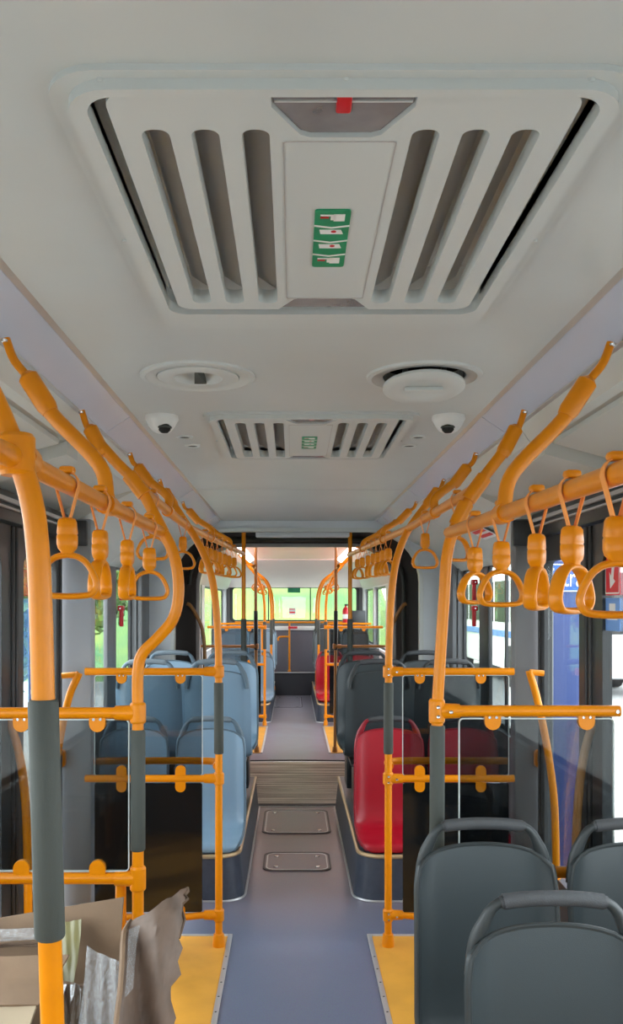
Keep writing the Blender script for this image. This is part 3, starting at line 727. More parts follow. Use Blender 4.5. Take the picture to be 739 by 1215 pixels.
def pole(lab, y, pts, sleeve, boot=True, m=None, name='grab_pole', cat='grab pole', tube_from_top=True, sm=SLEEVE, base=0.0, group=None):
    """pts: XZ points from the top down; placed in the plane Y=y"""
    m = m or ORANGE
    bx = pts[-1][0]
    t = thing(name, lab, cat, (bx, y, base), 0, group)
    P = [Vector((x - bx, 0, z - base)) for x, z in pts]
    if tube_from_top:
        d0 = (P[1] - P[0])
        neck(t, P[0], P[0] + d0.normalized() * .14, m)
        s0 = P[0] + d0.normalized() * .055
        body = [s0] + P[1:]
        MB().tube([s0, s0 + d0.normalized() * .075], .0225, 14, raw=True).tube([s0 + d0.normalized() * .075, s0 + d0.normalized() * .09], [.0225, .0185], 14, raw=True).tube([s0 - d0.normalized() * .01, s0], [.012, .0225], 14, raw=True).make('upper_socket', m, t)
    else: body = P
    # straight lower run is added point by point to avoid overshoot
    MB().tube(body, PR, 14, 6).make('pole', m, t)
    if sleeve:
        z0, z1 = sleeve
        def xat(z):
            for a, b_ in zip(P, P[1:]):
                if b_.z <= z - base <= a.z: k = (a.z - (z - base)) / max(1e-6, a.z - b_.z); return a.x + (b_.x - a.x) * k
            return 0
        MB().tube([(xat(z1), 0, z1 - base), (xat(z1), 0, z1 - base - .004), ((xat(z1) + xat(z0)) / 2, 0, (z0 + z1) / 2 - base), (xat(z0), 0, z0 - base + .004), (xat(z0), 0, z0 - base)], [.0195, .0225, .0225, .0225, .0195], 16, raw=True).make('rubber_sleeve', sm, t)
    if boot: MB().lathe([(0, 0), (.029, 0), (.029, .02), (.026, .05), (.0235, .062), (.0165, .064)], (0, 0, .001), 18).make('floor_socket', m, t)
    return t
TOPZ = 2.172
# A (left, nearest)
tA = pole('large near orange grab pole with long grey sleeve at far left', 1.31,
     [(-.655, TOPZ), (-.60, 2.09), (-.50, 1.945), (-.443, 1.82), (-.421, 1.75), (-.412, 1.68), (-.408, 1.60), (-.404, 1.46), (-.394, 1.1), (-.386, .8), (-.385, .4), (-.385, 0)], (1.104, 1.458))
clamp(tA, -.443 + .385, 0, 1.82, 0, 1, .05, .027)
# A' right, just out of frame mostly
tA2 = pole('orange grab pole cut off by the right edge of the photo', 1.16,
     [(.675, TOPZ), (.63, 2.08), (.56, 1.95), (.50, 1.80), (.495, 1.65), (.495, 1.2), (.495, .6), (.495, 0)], (1.1, 1.45))
tB = pole('left orange pole with an S bend and grey sleeve at the first glass partition', 2.65,
     [(-.666, TOPZ), (-.626, 2.095), (-.56, 2.02), (-.494, 1.95), (-.431, 1.83), (-.39, 1.745), (-.376, 1.64), (-.392, 1.555), (-.44, 1.495), (-.484, 1.45), (-.498, 1.39), (-.498, 1.25), (-.498, .9), (-.498, .4), (-.498, 0)], (.86, 1.222))
clamp(tB, 0, 0, 1.272, -1, 0, .05); clamp(tB, 0, 0, .777, -1, 0, .06); clamp(tB, -.498 + .498 + .01, 0, 1.95, 0, 0, .0) if False else None
MB().tube([(-.46 + .498, 0, 1.875), (-.425 + .498, 0, 1.808)], .0235, 14, raw=True).make('clamp', ORANGE, tB)
MB().tube([(-.525 + .498, 0, 1.985), (-.478 + .498, 0, 1.925)], .0235, 14, raw=True).make('clamp', ORANGE, tB)
tBr = pole('right orange pole with grey sleeve behind the dark grey aisle seat', 2.65,
     [(.659, TOPZ), (.60, 2.06), (.515, 1.945), (.452, 1.83), (.427, 1.74), (.419, 1.62), (.408, 1.45), (.399, 1.28), (.397, 1.0), (.397, .5), (.397, 0)], (.86, 1.235))
clamp(tBr, 0, 0, 1.278, 1, 0, .06, screws=True)
MB().tube([(.485 - .397, 0, 1.90), (.455 - .397, 0, 1.835)], .0235, 14, raw=True).make('clamp', ORANGE, tBr)
MB().tube([(.54 - .397, 0, 1.978), (.49 - .397, 0, 1.91)], .0235, 14, raw=True).make('clamp', ORANGE, tBr)
tC = pole('left orange pole standing on yellow floor beside the blue seats', 4.12,
     [(-.655, TOPZ), (-.60, 2.08), (-.525, 1.965), (-.462, 1.86), (-.416, 1.741), (-.393, 1.6), (-.381, 1.42), (-.379, 1.27), (-.378, .9), (-.378, .4), (-.378, 0)], (.90, 1.232))
tCr = pole('right orange pole standing on yellow floor beside the red seats', 4.12,
     [(.671, TOPZ), (.585, 2.055), (.505, 1.945), (.448, 1.80), (.424, 1.62), (.415, 1.42), (.412, 1.27), (.411, .9), (.410, .4), (.410, 0)], (.90, 1.232))
for t_, s in ((tC, -1), (tCr, 1)):
    for z in (1.283, .785, .15): clamp(t_, 0, 0, z, s, 0, .045, screws=(s > 0))
# E poles at the joint, F poles beyond the bellows, their shade painted in as brown
for s in (-1, 1):
    pole('%s straight yellow pole with grey sleeve at the bellows entrance' % SIDE[s], 7.12, [(s * .428, 2.19), (s * .428, 1.5), (s * .428, .8), (s * .428, .01)], (.96, 1.475), True, None, tube_from_top=False)
    tF = pole('%s pole in painted brown shade standing on the rear yellow floor panel edge' % SIDE[s], 9.5, [(s * .43, 2.27), (s * .43, 1.5), (s * .425, .8), (s * .42, .008)], (1.1, 1.52), True, BROWNO, tube_from_top=False, sm=DARK)
    clamp(tF, 0, 0, 1.14, s, 0, .045, m=BROWNO)
    for j, (y, x, lab) in enumerate(((11.6, .40, 'curved yellow pole at the rear partition'), (12.9, .345, 'curved yellow pole beside the rear low seats'), (13.84, .335, 'farthest curved yellow pole near the back window'))):
        tG = pole(SIDE[s] + ' ' + lab, y, [(s * .66, 2.16), (s * .60, 2.08), (s * (x + .11), 1.96), (s * (x + .035), 1.8), (s * (x + .006), 1.62), (s * x, 1.4), (s * x, .9), (s * x, .4), (s * x, 0 if j == 0 else .25)], (1.0, 1.36), True, None, base=0 if j == 0 else .25)
        if j == 0:
            for z in (1.29, .12): clamp(tG, 0, 0, z, s, 0, .045)

def rail(lab, pts, m=None, supports=(), smooth=False):
    o = thing('overhead_rail', lab, 'handrail', pts[0])
    p0 = Vector(pts[0])
    MB().tube([Vector(p) - p0 for p in pts], PR, 14, raw=True).make('rail', m or ORANGE, o)
    for (y, xt) in supports:
        # rail point at y
        for a, b in zip(pts, pts[1:]):
            if a[1] <= y <= b[1]: k = (y - a[1]) / (b[1] - a[1]); q = Vector(a).lerp(Vector(b), k)
        s = 1 if xt > 0 else -1
        T = Vector((xt, y, TOPZ)); d = q - T
        P = [T + d * .22, T + d * .45 + Vector((0, 0, .002)), T + d * .78 + Vector((-s * .03, 0, .01)) , q + Vector((0, 0, .012))]
        P = [p - p0 for p in P]; T0 = T - p0
        br = MB().tube(P, PR * .98, 12).make('support_arm', m or ORANGE, o)
        dn_ = (P[1] - P[0]).normalized()
        MB().tube([T0 + Vector((0, 0, .005)), T0 + d * .08 + Vector((0, 0, -.012)), P[0]], .0095, 10).make('hook', m or ORANGE, br)
        MB().tube([P[0] - dn_ * .01, P[0], P[0] + dn_ * .075, P[0] + dn_ * .09], [.012, .0225, .0225, .0185], 14, raw=True).make('socket', m or ORANGE, br)
        MB().lathe([(0, -.006), (.007, -.005), (.008, 0)], (T0.x, T0.y - .012, T0.z), 10).make('bolt', METAL, br)
        MB().tube([q - p0 - Vector((0, .03, 0)), q - p0 + Vector((0, .03, 0))], .0225, 14, raw=True).make('tee_clamp', m or ORANGE, br)
    return o
rail('left front overhead rail carrying the four near hanging straps', [(-.46, .55, 1.805), (-.445, 1.31, 1.815), (-.431, 2.65, 1.815)], supports=((1.93, -.66),))
rail('right front overhead rail carrying the five near hanging straps', [(.44, .55, 1.775), (.43, 1.25, 1.785), (.434, 2.65, 1.812)], supports=((1.96, .67),))
R2 = {-1: [(-.50, 2.65, 1.95), (-.525, 4.12, 1.958), (-.43, 7.1, 2.0)], 1: [(.515, 2.65, 1.945), (.505, 4.12, 1.95), (.415, 7.1, 1.99)]}
rail('left overhead rail from the first partition back to the bellows', R2[-1], supports=((3.4, -.66), (5.03, -.66), (6.1, -.66)))
rail('right overhead rail from the first partition back to the bellows', R2[1], supports=((3.4, .67), (5.03, .67), (6.1, .67)))
R3 = {s: [(s * .43, 9.0, 1.98), (s * .50, 11.6, 1.96), (s * .46, 14.4, 1.93)] for s in (-1, 1)}
for s in (-1, 1): rail(SIDE[s] + ' overhead rail in the rear section', R3[s], supports=((10.3, s * .66),))

# ------------------------------------------------------------------ hanging straps
def make_strap():
    t = thing('hanging_strap', 'x', 'hanging strap')
    # webbing loop (flat band, planar XZ, wide in Y)
    pts = [(-.003, -.070), (-.012, -.036), (-.0205, -.004)]
    for i in range(9):
        a = R(180 - 180 * i / 8); pts.append((.0205 * math.cos(a), .002 + .0205 * math.sin(a)))
    pts += [(.0205, -.004), (.012, -.036), (.003, -.070)]
    MB().band(pts, .0017, .010, False, seg=6).make('webbing', STRAPO, t)
    MB().box(-.014, .014, -.012, .012, .019, .033, .006).make('rail_clip', ORANGE, t)
    # grip body: rounded block with waist
    b = bmesh.new(); rings = []
    for z, a, c in ((-.060, .008, .007), (-.062, .014, .012), (-.067, .0165, .015), (-.088, .0185, .016), (-.0905, .0172, .015), (-.093, .0185, .016), (-.108, .0185, .016), (-.116, .0165, .015), (-.121, .012, .012), (-.130, .010, .012)):
        ring = []
        for k in range(20):
            th = 2 * math.pi * k / 20; cx, cy = math.cos(th), math.sin(th); p = .55
            ring.append(b.verts.new((a * math.copysign(abs(cx) ** p, cx), c * math.copysign(abs(cy) ** p, cy), z)))
        rings.append(ring)
    for p, q in zip(rings, rings[1:]):
        for k in range(20): b.faces.new((p[k], p[(k + 1) % 20], q[(k + 1) % 20], q[k]))
    b.faces.new(rings[0]); b.faces.new(rings[-1][::-1])
    m = MB(); m._add(b); m.make('grip_block', ORANGE, t, 60)
    # ring
    ring = []
    W = .051
    key = [(0, -.127), (.019, -.131), (.034, -.142), (.045, -.160), (W, -.179), (.047, -.193), (.036, -.200), (0, -.202)]
    full = [Vector((x, 0, z)) for x, z in key] + [Vector((-x, 0, z)) for x, z in key[-2:0:-1]]
    sp = smooth_path(full + [full[0]], 4)[:-1]
    MB().band([(p.x, p.z) for p in sp], .0058, .0135, True, seg=10).make('hand_ring', ORANGE, t, 80)
    return t
proto = make_strap()
proto_kids = {c.name.split('.')[0]: c for c in kids(proto)}
used = [False]
def strap(x, y, z, ang, lab, grp):
    if not used[0]: t = proto; used[0] = True; ks = list(proto_kids.values())
    else:
        t = proto.copy(); COL.objects.link(t); ks = []
        for c in proto_kids.values():
            k = c.copy(); COL.objects.link(k); k.parent = t; ks.append(k)
    t.location = (x, y, z); t['label'] = lab; t['group'] = grp
    for k in ks:
        if k.name.startswith(('grip_block', 'hand_ring')): k.rotation_euler = (0, 0, R(ang))
    return t
def rail_at(pts, y):
    for a, b in zip(pts, pts[1:]):
        if a[1] <= y <= b[1]:
            k = (y - a[1]) / (b[1] - a[1]); return Vector(a).lerp(Vector(b), k)
    return Vector(pts[-1])
ORD = ['nearest', 'second', 'third', 'fourth', 'fifth', 'sixth', 'seventh', 'eighth', 'ninth', 'tenth', 'eleventh']
LR = [(-.46, .55, 1.805), (-.445, 1.31, 1.815), (-.431, 2.65, 1.815)]
RR = [(.44, .55, 1.775), (.43, 1.25, 1.785), (.434, 2.65, 1.812)]
for i, (y, a) in enumerate(((1.60, 8), (1.86, 88), (2.15, 90), (2.46, 20))):
    p = rail_at(LR, y); strap(p.x, y, p.z, a, 'orange hanging strap, %s along the left front rail%s' % (ORD[i], ', ring seen edge-on' if a > 60 else ', ring facing the camera'), 'straps on the left front rail')
for i, (y, a) in enumerate(((1.27, -8), (1.475, 42), (1.69, 60), (1.98, 10), (2.27, 35))):
    p = rail_at(RR, y); strap(p.x, y, p.z, a, 'orange hanging strap, %s along the right front rail%s' % (ORD[i], ', ring turned sideways' if a > 50 else ''), 'straps on the right front rail')
for s, ys in ((-1, ((2.98, 10), (3.93, 8), (4.75, 70), (4.95, 40), (5.2, 60), (5.45, 75), (5.72, 50), (6.0, 5), (6.35, 20))), (1, ((2.95, 30), (3.63, 6), (4.8, 40), (5.02, 60), (5.24, 70), (5.46, 50), (5.75, 75), (6.1, 15), (6.4, 40)))):
    for i, (y, a) in enumerate(ys):
        p = rail_at(R2[s], y); strap(p.x, y, p.z, a, 'orange hanging strap, %s along the %s rail between the partition and bellows' % (ORD[i], SIDE[s]), 'straps on the %s middle rail' % SIDE[s])
    for i, y in enumerate((10.7, 11.2, 12.3, 12.9, 13.6)):
        p = rail_at(R3[s], y); strap(p.x, y, p.z, 30 * i % 80, 'small distant hanging strap, %s on the %s rear section rail' % (ORD[i], SIDE[s]), 'straps on the %s rear rail' % SIDE[s])

# ------------------------------------------------------------------ glass partitions
def tab(b, x, z, up, y, w_=.024, L=.056):
    # rounded plate; up=+1 above rail, -1 below, 0 both
    pts = []
    if up == 0:
        pts = rrect(x - w_, x + w_, z - .062, z + .062, w_ - .001, 6)
    else:
        for i in range(9):
            a = R(180 * i / 8); pts.append((x + w_ * math.cos(a), z + up * (L - w_) + up * w_ * math.sin(a)))
        pts += [(x - w_, z), (x + w_, z)]
    b.prism(pts, [], y - .010, y + .010, 'XZ')
def partition(s, y, xp, xw, lab, upper, mid, low, gz, gx, dark, tabs_x, dist_rails=(), open_end=False):
    t = thing('glass_partition', lab, 'partition', (s * xw, y, 0))
    ox = s * xw
    def X(x): return s * x - ox
    if upper:
        MB().tube([(X(xp), 0, upper), (X(xw), 0, upper)], PR, 14, raw=True).make('upper_rail', ORANGE, t)
        if open_end: MB().lathe([(0, 0), (.006, 0), (.006, .003)], (0, 0, 0), 10, Matrix.Translation((X(xw - .012), -PR - .001, upper)) @ Matrix.Rotation(R(90), 4, 'X')).make('screw', METAL, t)
    for z in mid: MB().tube([(X(xp), 0, z), (X(xw), 0, z)] if not open_end else [(X(xp), 0, z), (X(xp + .1), 0, z), (X(xw), 0, z)], PR, 14, raw=True).make('lower_rail', ORANGE, t)
    for z, dy in dist_rails: MB().tube([(X(xp + .01), .01, z - .005), (X(xp + .06), dy, z), (X(xw), dy, z)], PR, 14, 5).make('rear_rail', ORANGE, t)
    if low: MB().tube([(X(xp), 0, low), (X(xp + .06), 0, low), (X(xp + .16), 0, low - .01), (X(xw), 0, low - .01)], .016, 12, 1, raw=True).make('bottom_rail', ORANGE, t)
    x0, x1 = sorted((X(gx[0]), X(gx[1])))
    g = MB().prism(rrect(x0, x1, gz[0], gz[1], .012), [], -.004, .004, 'XZ').make('glass_panel', PGLASS, t)
    MB().prism(rrect(x0 - .002, x1 + .002, gz[0] - .002, gz[1] + .002, .014), [rrect(x0 + .0012, x1 - .0012, gz[0] + .0012, gz[1] - .0012, .011)], -.005, .005, 'XZ').make('glass_edge', WALLL if 0 else mat('glass_edge', (.55, .6, .58), .25), g)
    if dark:
        MB().prism(rrect(x0, x1, dark[0], dark[1], .01), [], -.006, .006, 'XZ').make('black_panel', BLACKPANEL, t)
    for tx in tabs_x:
        b = MB(); tab(b, X(tx), upper, -1, 0); k = b.make('glass_bracket', ORANGE, t)
        bs = MB()
        for q in (-.010, .010): bs.lathe([(0, .0), (.004, .0), (.0045, .003)], (0, 0, 0), 8, Matrix.Translation((X(tx) + q, -.0105, upper - .018)) @ Matrix.Rotation(R(90), 4, 'X'))
        bs.make('screws', METAL, k)
        b = MB()
        tab(b, X(tx), mid[0], 0 if dark else 1, 0); b.make('glass_bracket', ORANGE, t)
    if dark:
        for tx in tabs_x:
            b = MB(); tab(b, X(tx), low - .01, 1, 0, .022, .06); b.make('glass_bracket', ORANGE, t)
    return t
partition(-1, 2.65, .498, 1.09, 'large clear glass partition on the left behind the cardboard box', 1.272, [.777], None, (.80, 1.252), (.525, 1.085), None, (.618, .845))
partition(1, 2.65, .40, .944, 'clear glass partition on the right behind the dark grey seats', 1.278, [.795], None, (.81, 1.255), (.464, .925), None, (.563, .843), open_end=True)
# stub under left lower rail
partition(-1, 4.12, .38, 1.0, 'left glass partition with black lower panel in front of blue seats', 1.283, [.785], .15, (.80, 1.265), (.455, .955), (.165, .765), (.556, .83), dist_rails=((.845, .12),))
partition(1, 4.12, .41, .995, 'right glass partition with black lower panel in front of red seats', 1.283, [.785], .15, (.80, 1.265), (.478, .97), (.165, .765), (.556, .84), dist_rails=((.845, .12),))
for s in (-1, 1):
    partition(s, 11.6, .40, 1.15, SIDE[s] + ' far glass partition in the rear section', 1.29, [.80], .12, (.82, 1.27), (.45, 1.1), (.16, .78), (.6, .9))
    t = thing('cross_rail', 'dark brown cross rail from the %s dark pole to the wall' % SIDE[s], 'handrail', (s * 1.19, 9.5, 1.14))
    MB().cyl((0, 0, 0), (-s * .76, 0, 0), .014, 12).make('rail', BROWNO, t)
    t = thing('rear_seat_rail', 'yellow frame rail above the %s rear seats' % SIDE[s], 'handrail', (s * .42, 13.0, .3))
    MB().tube([(s * .06, 0, .0), (s * .06, 0, .9), (s * .08, 0, .985), (s * .14, 0, 1.0), (s * .70, 0, 1.0)], .0165, 12, 4).make('rail', ORANGE, t)
t = thing('rail_stub', 'short orange post below the lower rail of the left partition', 'post', (-.555, 2.68, 0))
MB().cyl((0, 0, 0), (0, 0, .775), .0165, 12).make('post', ORANGE, t)
MB().lathe([(0, 0), (.028, 0), (.026, .04), (.0165, .05)], (0, 0, .001), 16).make('floor_socket', ORANGE, t)

# ------------------------------------------------------------------ seats
def make_seat(shell, rim, grip, grip_m, leglen):
    t = thing('passenger_seat', 'x', 'seat')
    # profile: list of (y, z, halfwidth); origin on the floor-mount level under the back; faces -Y
    def back_y(z): return .0 + .11 * (z - .37) + .04 * max(0, (z - .6)) ** 1.2
    prof = []
    prof += [(-.385, .272, .165), (-.392, .285, .178), (-.385, .302, .188), (-.35, .315, .197), (-.25, .318, .203), (-.13, .325, .204), (-.05, .342, .203), (-.012, .375, .202), (0.008, .42, .202)]
    for z, hw in ((.50, .201), (.58, .200), (.66, .199), (.73, .198)): prof.append((back_y(z), z, hw))
    for k in range(1, 9): prof.append((None, k / 8, .198 - .010 * (k / 8) ** 3))
    NJ = 15; rows = []
    for (y, z, hw) in prof:
        row = []
        for j in range(NJ):
            u = -1 + 2 * j / (NJ - 1); x = hw * u
            edge = max(0, abs(u) - .72) / .28
            curv = edge ** 2 * .022     # edges roll toward the sitter / up
            if y is None:
                zt = .880 - .030 * (abs(x) / .19) ** 2 - .026 * (abs(x) / .19) ** 6
                zz = .73 + (zt - .73) * z; yy = back_y(zz) - curv - .012 * (u * u)
            elif z > .36: yy = y - curv - .012 * (u * u) ; zz = z
            else: yy = y; zz = z + curv * .7
            row.append((x, yy, zz))
        rows.append(row)
    sh = MB(); sh.grid(rows, .016); so = sh.make('seat_shell', shell, t, 60)
    # piping rim along the shell edge
    edge = [Vector(r[0]) for r in rows] + [Vector(p) for p in rows[-1][1:-1]] + [Vector(r[-1]) for r in reversed(rows)]
    edge = [e + Vector((0, .004 if e.z > .36 else 0, .0)) for e in edge]
    MB().tube(edge, .0065, 8, raw=True).make('edge_piping', rim, so)
    # grab handle: arch joined to the shoulders, flattened section
    b0 = back_y(.82) + .004
    hh_ = [(-.188, .770), (-.184, .812), (-.174, .846), (-.158, .880), (-.143, .910), (-.125, .928), (-.10, .935), (-.05, .939)]; hp_ = hh_ + [(0, .940)] + [(-x, z) for x, z in reversed(hh_)]
    sp = smooth_path([(x, 0, z) for x, z in hp_], 3)
    M = Matrix.Translation((0, b0 + .006, 0)) @ Matrix.Rotation(R(-6), 4, 'X') if 0 else Matrix.Translation((0, b0 + .004, 0))
    aa = [.0115 + .0065 * max(0, 1 - abs(p.z - .865) / .06) for p in sp]
    MB().band([(p.x, p.z) for p in sp], aa, .0125, False, M, 10).make('grab_handle', rim, t, 60)
    gp = smooth_path([(-.112, 0, .933), (-.06, 0, .939), (0, 0, .941), (.06, 0, .939), (.112, 0, .933)], 4)
    MB().band([(p.x, p.z) for p in gp], .0175, .0175, False, M, 14).band([(-.118, .931), (-.108, .934)], .0145, .0145, False, M, 14).band([(.108, .934), (.118, .931)], .0145, .0145, False, M, 14).make('handle_grip', grip_m, t, 50)
    # underframe
    b = MB(); b.box(-.17, .17, -.32, -.02, .268, .288, .006)
    if leglen > 0:
        b.box(-.15, -.115, -.30, -.05, .27 - leglen, .275, .005).box(.115, .15, -.30, -.05, .27 - leglen, .275, .005)
        b.box(-.15, .15, -.20, -.16, .27 - leglen, .27 - leglen + .02, .004)
    b.make('underframe', DARK, t)
    return t
protos = {}
def seat(kind, x, y, z, rz, lab, grp, leg=.27):
    key = (kind, round(leg, 3))
    if key not in protos:
        M_ = {'grey': (SEATG, RIMG, 1, GRIPG), 'blue': (SEATB, RIMB, 1, GRIPB), 'red': (SEATR, RIMR, 1, GRIPG)}[kind]
        t = make_seat(*M_, leg); protos[key] = t
    else: t = copy_tree(protos[key])
    t.location = (x, y, z); t.rotation_euler = (0, 0, rz); t['label'] = lab; t['group'] = grp
    return t
g = 'dark grey seats in the near right foreground'
seat('grey', .518, 2.50, .022, 0, 'dark grey seat on the aisle just in front of the right pole', g)
seat('grey', .955, 2.50, .022, 0, 'dark grey seat beside the right wall, cut by the photo edge', g)
seat('grey', .548, 1.915, -.022 + .022, 0, 'nearest dark grey seat at the bottom right corner', g)
g = 'low blue seats on the left podium'
PZ = -.022; LG = 0
seat('blue', -.515, 5.17, PZ, 0, 'low blue aisle seat at the front of the left podium', g, LG)
seat('blue', -.965, 5.17, PZ, 0, 'low blue window-side seat at the front of the left podium', g, LG)
g = 'red seats on the right podium'
seat('red', .532, 5.17, PZ, 0, 'red aisle seat at the front of the right podium', g, LG)
seat('red', .965, 5.17, PZ, 0, 'red window-side seat behind the right glass partition', g, LG)
# raised rows behind
RZ = .30
for s, kind, grp in ((-1, 'blue', 'raised blue seats before the bellows'), (1, 'grey', 'raised dark grey seats before the bellows')):
    rb = tag(MB().box(*sorted((s * .40, s * 1.19)), 5.50, 6.72, .243, .30 + .02, .02).make('seat_plinth', PODT), SIDE[s] + ' dark plinth carrying the raised seats on the podium', 'plinth')
    lg = .27 + RZ - .32
    for x, wd in ((.505, 'aisle'), (.935, 'window-side')):
        seat(kind, s * x, 5.56, RZ, R(180), 'raised %s %s seat with its back to the camera, %s' % (kind if kind == 'blue' else 'dark grey', wd, SIDE[s]), grp, lg)
        seat(kind, s * (x - .015), 6.42, RZ, 0, 'farther raised %s %s seat just before the bellows, %s' % (kind if kind == 'blue' else 'dark grey', wd, SIDE[s]), grp, lg)
    kind2 = 'blue' if s < 0 else 'red'
    g = 'rear section low seats'
    for x, wd in ((.50, 'aisle'), (.93, 'window-side')):
        seat(kind2, s * x, 12.5, PZ, 0, 'low %s %s seat in the rear section, %s side' % (kind2, wd, SIDE[s]), g, LG)
    g = 'rear section raised seats'
    k3 = 'blue' if s < 0 else 'grey'
    rb = tag(MB().box(*sorted((s * .40, s * 1.19)), 12.95, 14.8, .243, .32, .02).make('seat_plinth', PODT), SIDE[s] + ' plinth under the raised seats of the rear section', 'plinth')
    for x, wd in ((.50, 'aisle'), (.93, 'window-side')):
        seat(k3, s * x, 13.55, RZ, 0, 'raised %s %s seat far in the rear section, %s side' % ('blue' if s < 0 else 'dark grey', wd, SIDE[s]), g, lg)
        seat(k3, s * x, 14.45, RZ, 0, 'hindmost raised %s %s seat, %s side' % ('blue' if s < 0 else 'dark grey', wd, SIDE[s]), g, lg)

# ------------------------------------------------------------------ small wall items
for s in (-1, 1):
    for z, w_ in ((1.69, 'upper'), (1.515, 'lower')):
        t = thing('emergency_hammer', '%s red emergency hammer on the %s window post' % (w_, SIDE[s]), 'hammer', (s * 1.185, 5.95, z), 0, 'emergency hammers')
        MB().box(-.012, .012, -.018, .018, -.07, .07, .006).make('handle', REDP, t)
        MB().box(-.018, .018, -.045, .03, .035, .07, .006).make('head', REDP, t)
        MB().cyl((0, -.05, .052), (0, -.04, .052), .004, 8, .009).make('tip', METAL, t)
t = thing('fire_extinguisher', 'red fire extinguisher mounted at the right of the back window', 'fire extinguisher', (.86, 14.9, 1.18))
MB().lathe([(0, 0), (.05, 0), (.055, .01), (.055, .30), (.04, .34), (.018, .36), (.018, .38), (0, .38)]).make('cylinder', REDP, t)
MB().box(-.02, .05, -.012, .012, .38, .41, .004).make('valve', DARK, t)
MB().box(-.056, .056, -.057, -.050, .16, .24, .003).make('label_band', WHITES, t)
MB().box(-.05, .34, .055, .065, .02, .30, .004).make('mounting_bracket', DARK, t)
# sticker on right cove and on seats
o = thing('cove_notice', 'small pale notice with red print on the right cove near the window', 'notice', (1.0, 5.0, 2.02))
ang = math.atan2(.14, .275)
Mx = Matrix.Translation((0, 0, -.0)) @ Matrix.Rotation(ang, 4, 'Y')
MB().box(-.10, .10, -.16, .16, -.004, -.002, 0, Mx).make('backing', WHITES, o)
b = MB()
for i in range(4): b.box(-.08 + i * .045, -.055 + i * .045, -.14, .14, -.0055, -.004, 0, Mx)
b.make('red_print', REDS, o)
for s in (-1, 1):
    t = thing('stop_button', 'orange oval push button on the %s wall pillar beside the doors' % SIDE[s], 'button', (s * 1.125, 4.172, .87))
    MB().prism(rrect(-.022, .022, -.042, .042, .02), [], -.02, .006, 'XZ').make('housing', ORANGE, t)
    MB().prism(rrect(-.013, .013, -.02, .02, .012), [], -.024, -.02, 'XZ').make('push_cap', BROWNO, t)

# ------------------------------------------------------------------ cardboard carton
t = thing('cardboard_carton', 'torn open brown cardboard carton with wrap and paper at the lower left', 'box', (-.75, 1.75, .011))
def q(x, y, z): return (x + .75, y - 1.75, z - .011)
cb = MB()
x0, x1, y0, y1, zt = -1.08, -.375, 1.42, 2.08, .60
for (a, b_, c, d) in ((x0, x1, y0, y0 + .008), (x0, x1, y1 - .008, y1), (x0, x0 + .008, y0, y1), (x1 - .008, x1, y0, y1)):
    cb.box(a + .75, b_ + .75, c - 1.75, d - 1.75, 0, zt - .011)
cb.box(x0 + .75, x1 + .75, y0 - 1.75, y1 - 1.75, 0, .008)
cb.make('carton_body', CARD, t)
def flap(name, P, m, nu=14, nv=10, amp=.006, thick=.006, seed=1, parent=t):
    """P: four corners (a,b,c,d) bottom-left, bottom-right, top-right, top-left (world); wavy sheet"""
    rnd = random.Random(seed); A, B, C_, D = [Vector(q(*p)) for p in P]
    nrm = (B - A).cross(D - A).normalized(); rows = []
    ph = [rnd.random() * 6 for _ in range(6)]
    for i in range(nv + 1):
        v = i / nv; row = []
        for j in range(nu + 1):
            u = j / nu; p = A.lerp(B, u).lerp(D.lerp(C_, u), v)
            h = math.sin(u * 7 + ph[0]) * math.sin(v * 5 + ph[1]) + .6 * math.sin(u * 17 + ph[2] + v * 6) + .5 * math.sin(v * 15 + ph[3] + u * 4)
            row.append(p + nrm * h * amp)
        rows.append(row)
    return MB().grid(rows, thick).make(name, m, parent, 50)
# back flap standing up, seen above the box
bf = flap('back_flap', [(-1.09, 2.06, .58), (-.44, 2.0, .60), (-.415, 2.0, .937), (-1.02, 2.12, .80)], CARD, amp=.003, seed=3)
flap('fold_crease', [(-1.08, 2.03, .80), (-.60, 1.99, .83), (-.60, 1.988, .838), (-1.08, 2.028, .808)], CARDD, amp=.002, thick=.002, seed=8)
# pale flap folded inwards, lower left
flap('pale_inner_flap', [(-1.05, 1.45, .62), (-.58, 1.44, .60), (-.545, 1.76, .80), (-1.05, 1.80, .78)], CARDL, amp=.003, seed=4)
flap('brown_strip', [(-1.06, 1.80, .785), (-.54, 1.76, .80), (-.50, 1.84, .87), (-1.06, 1.88, .845)], CARD, amp=.003, seed=5)
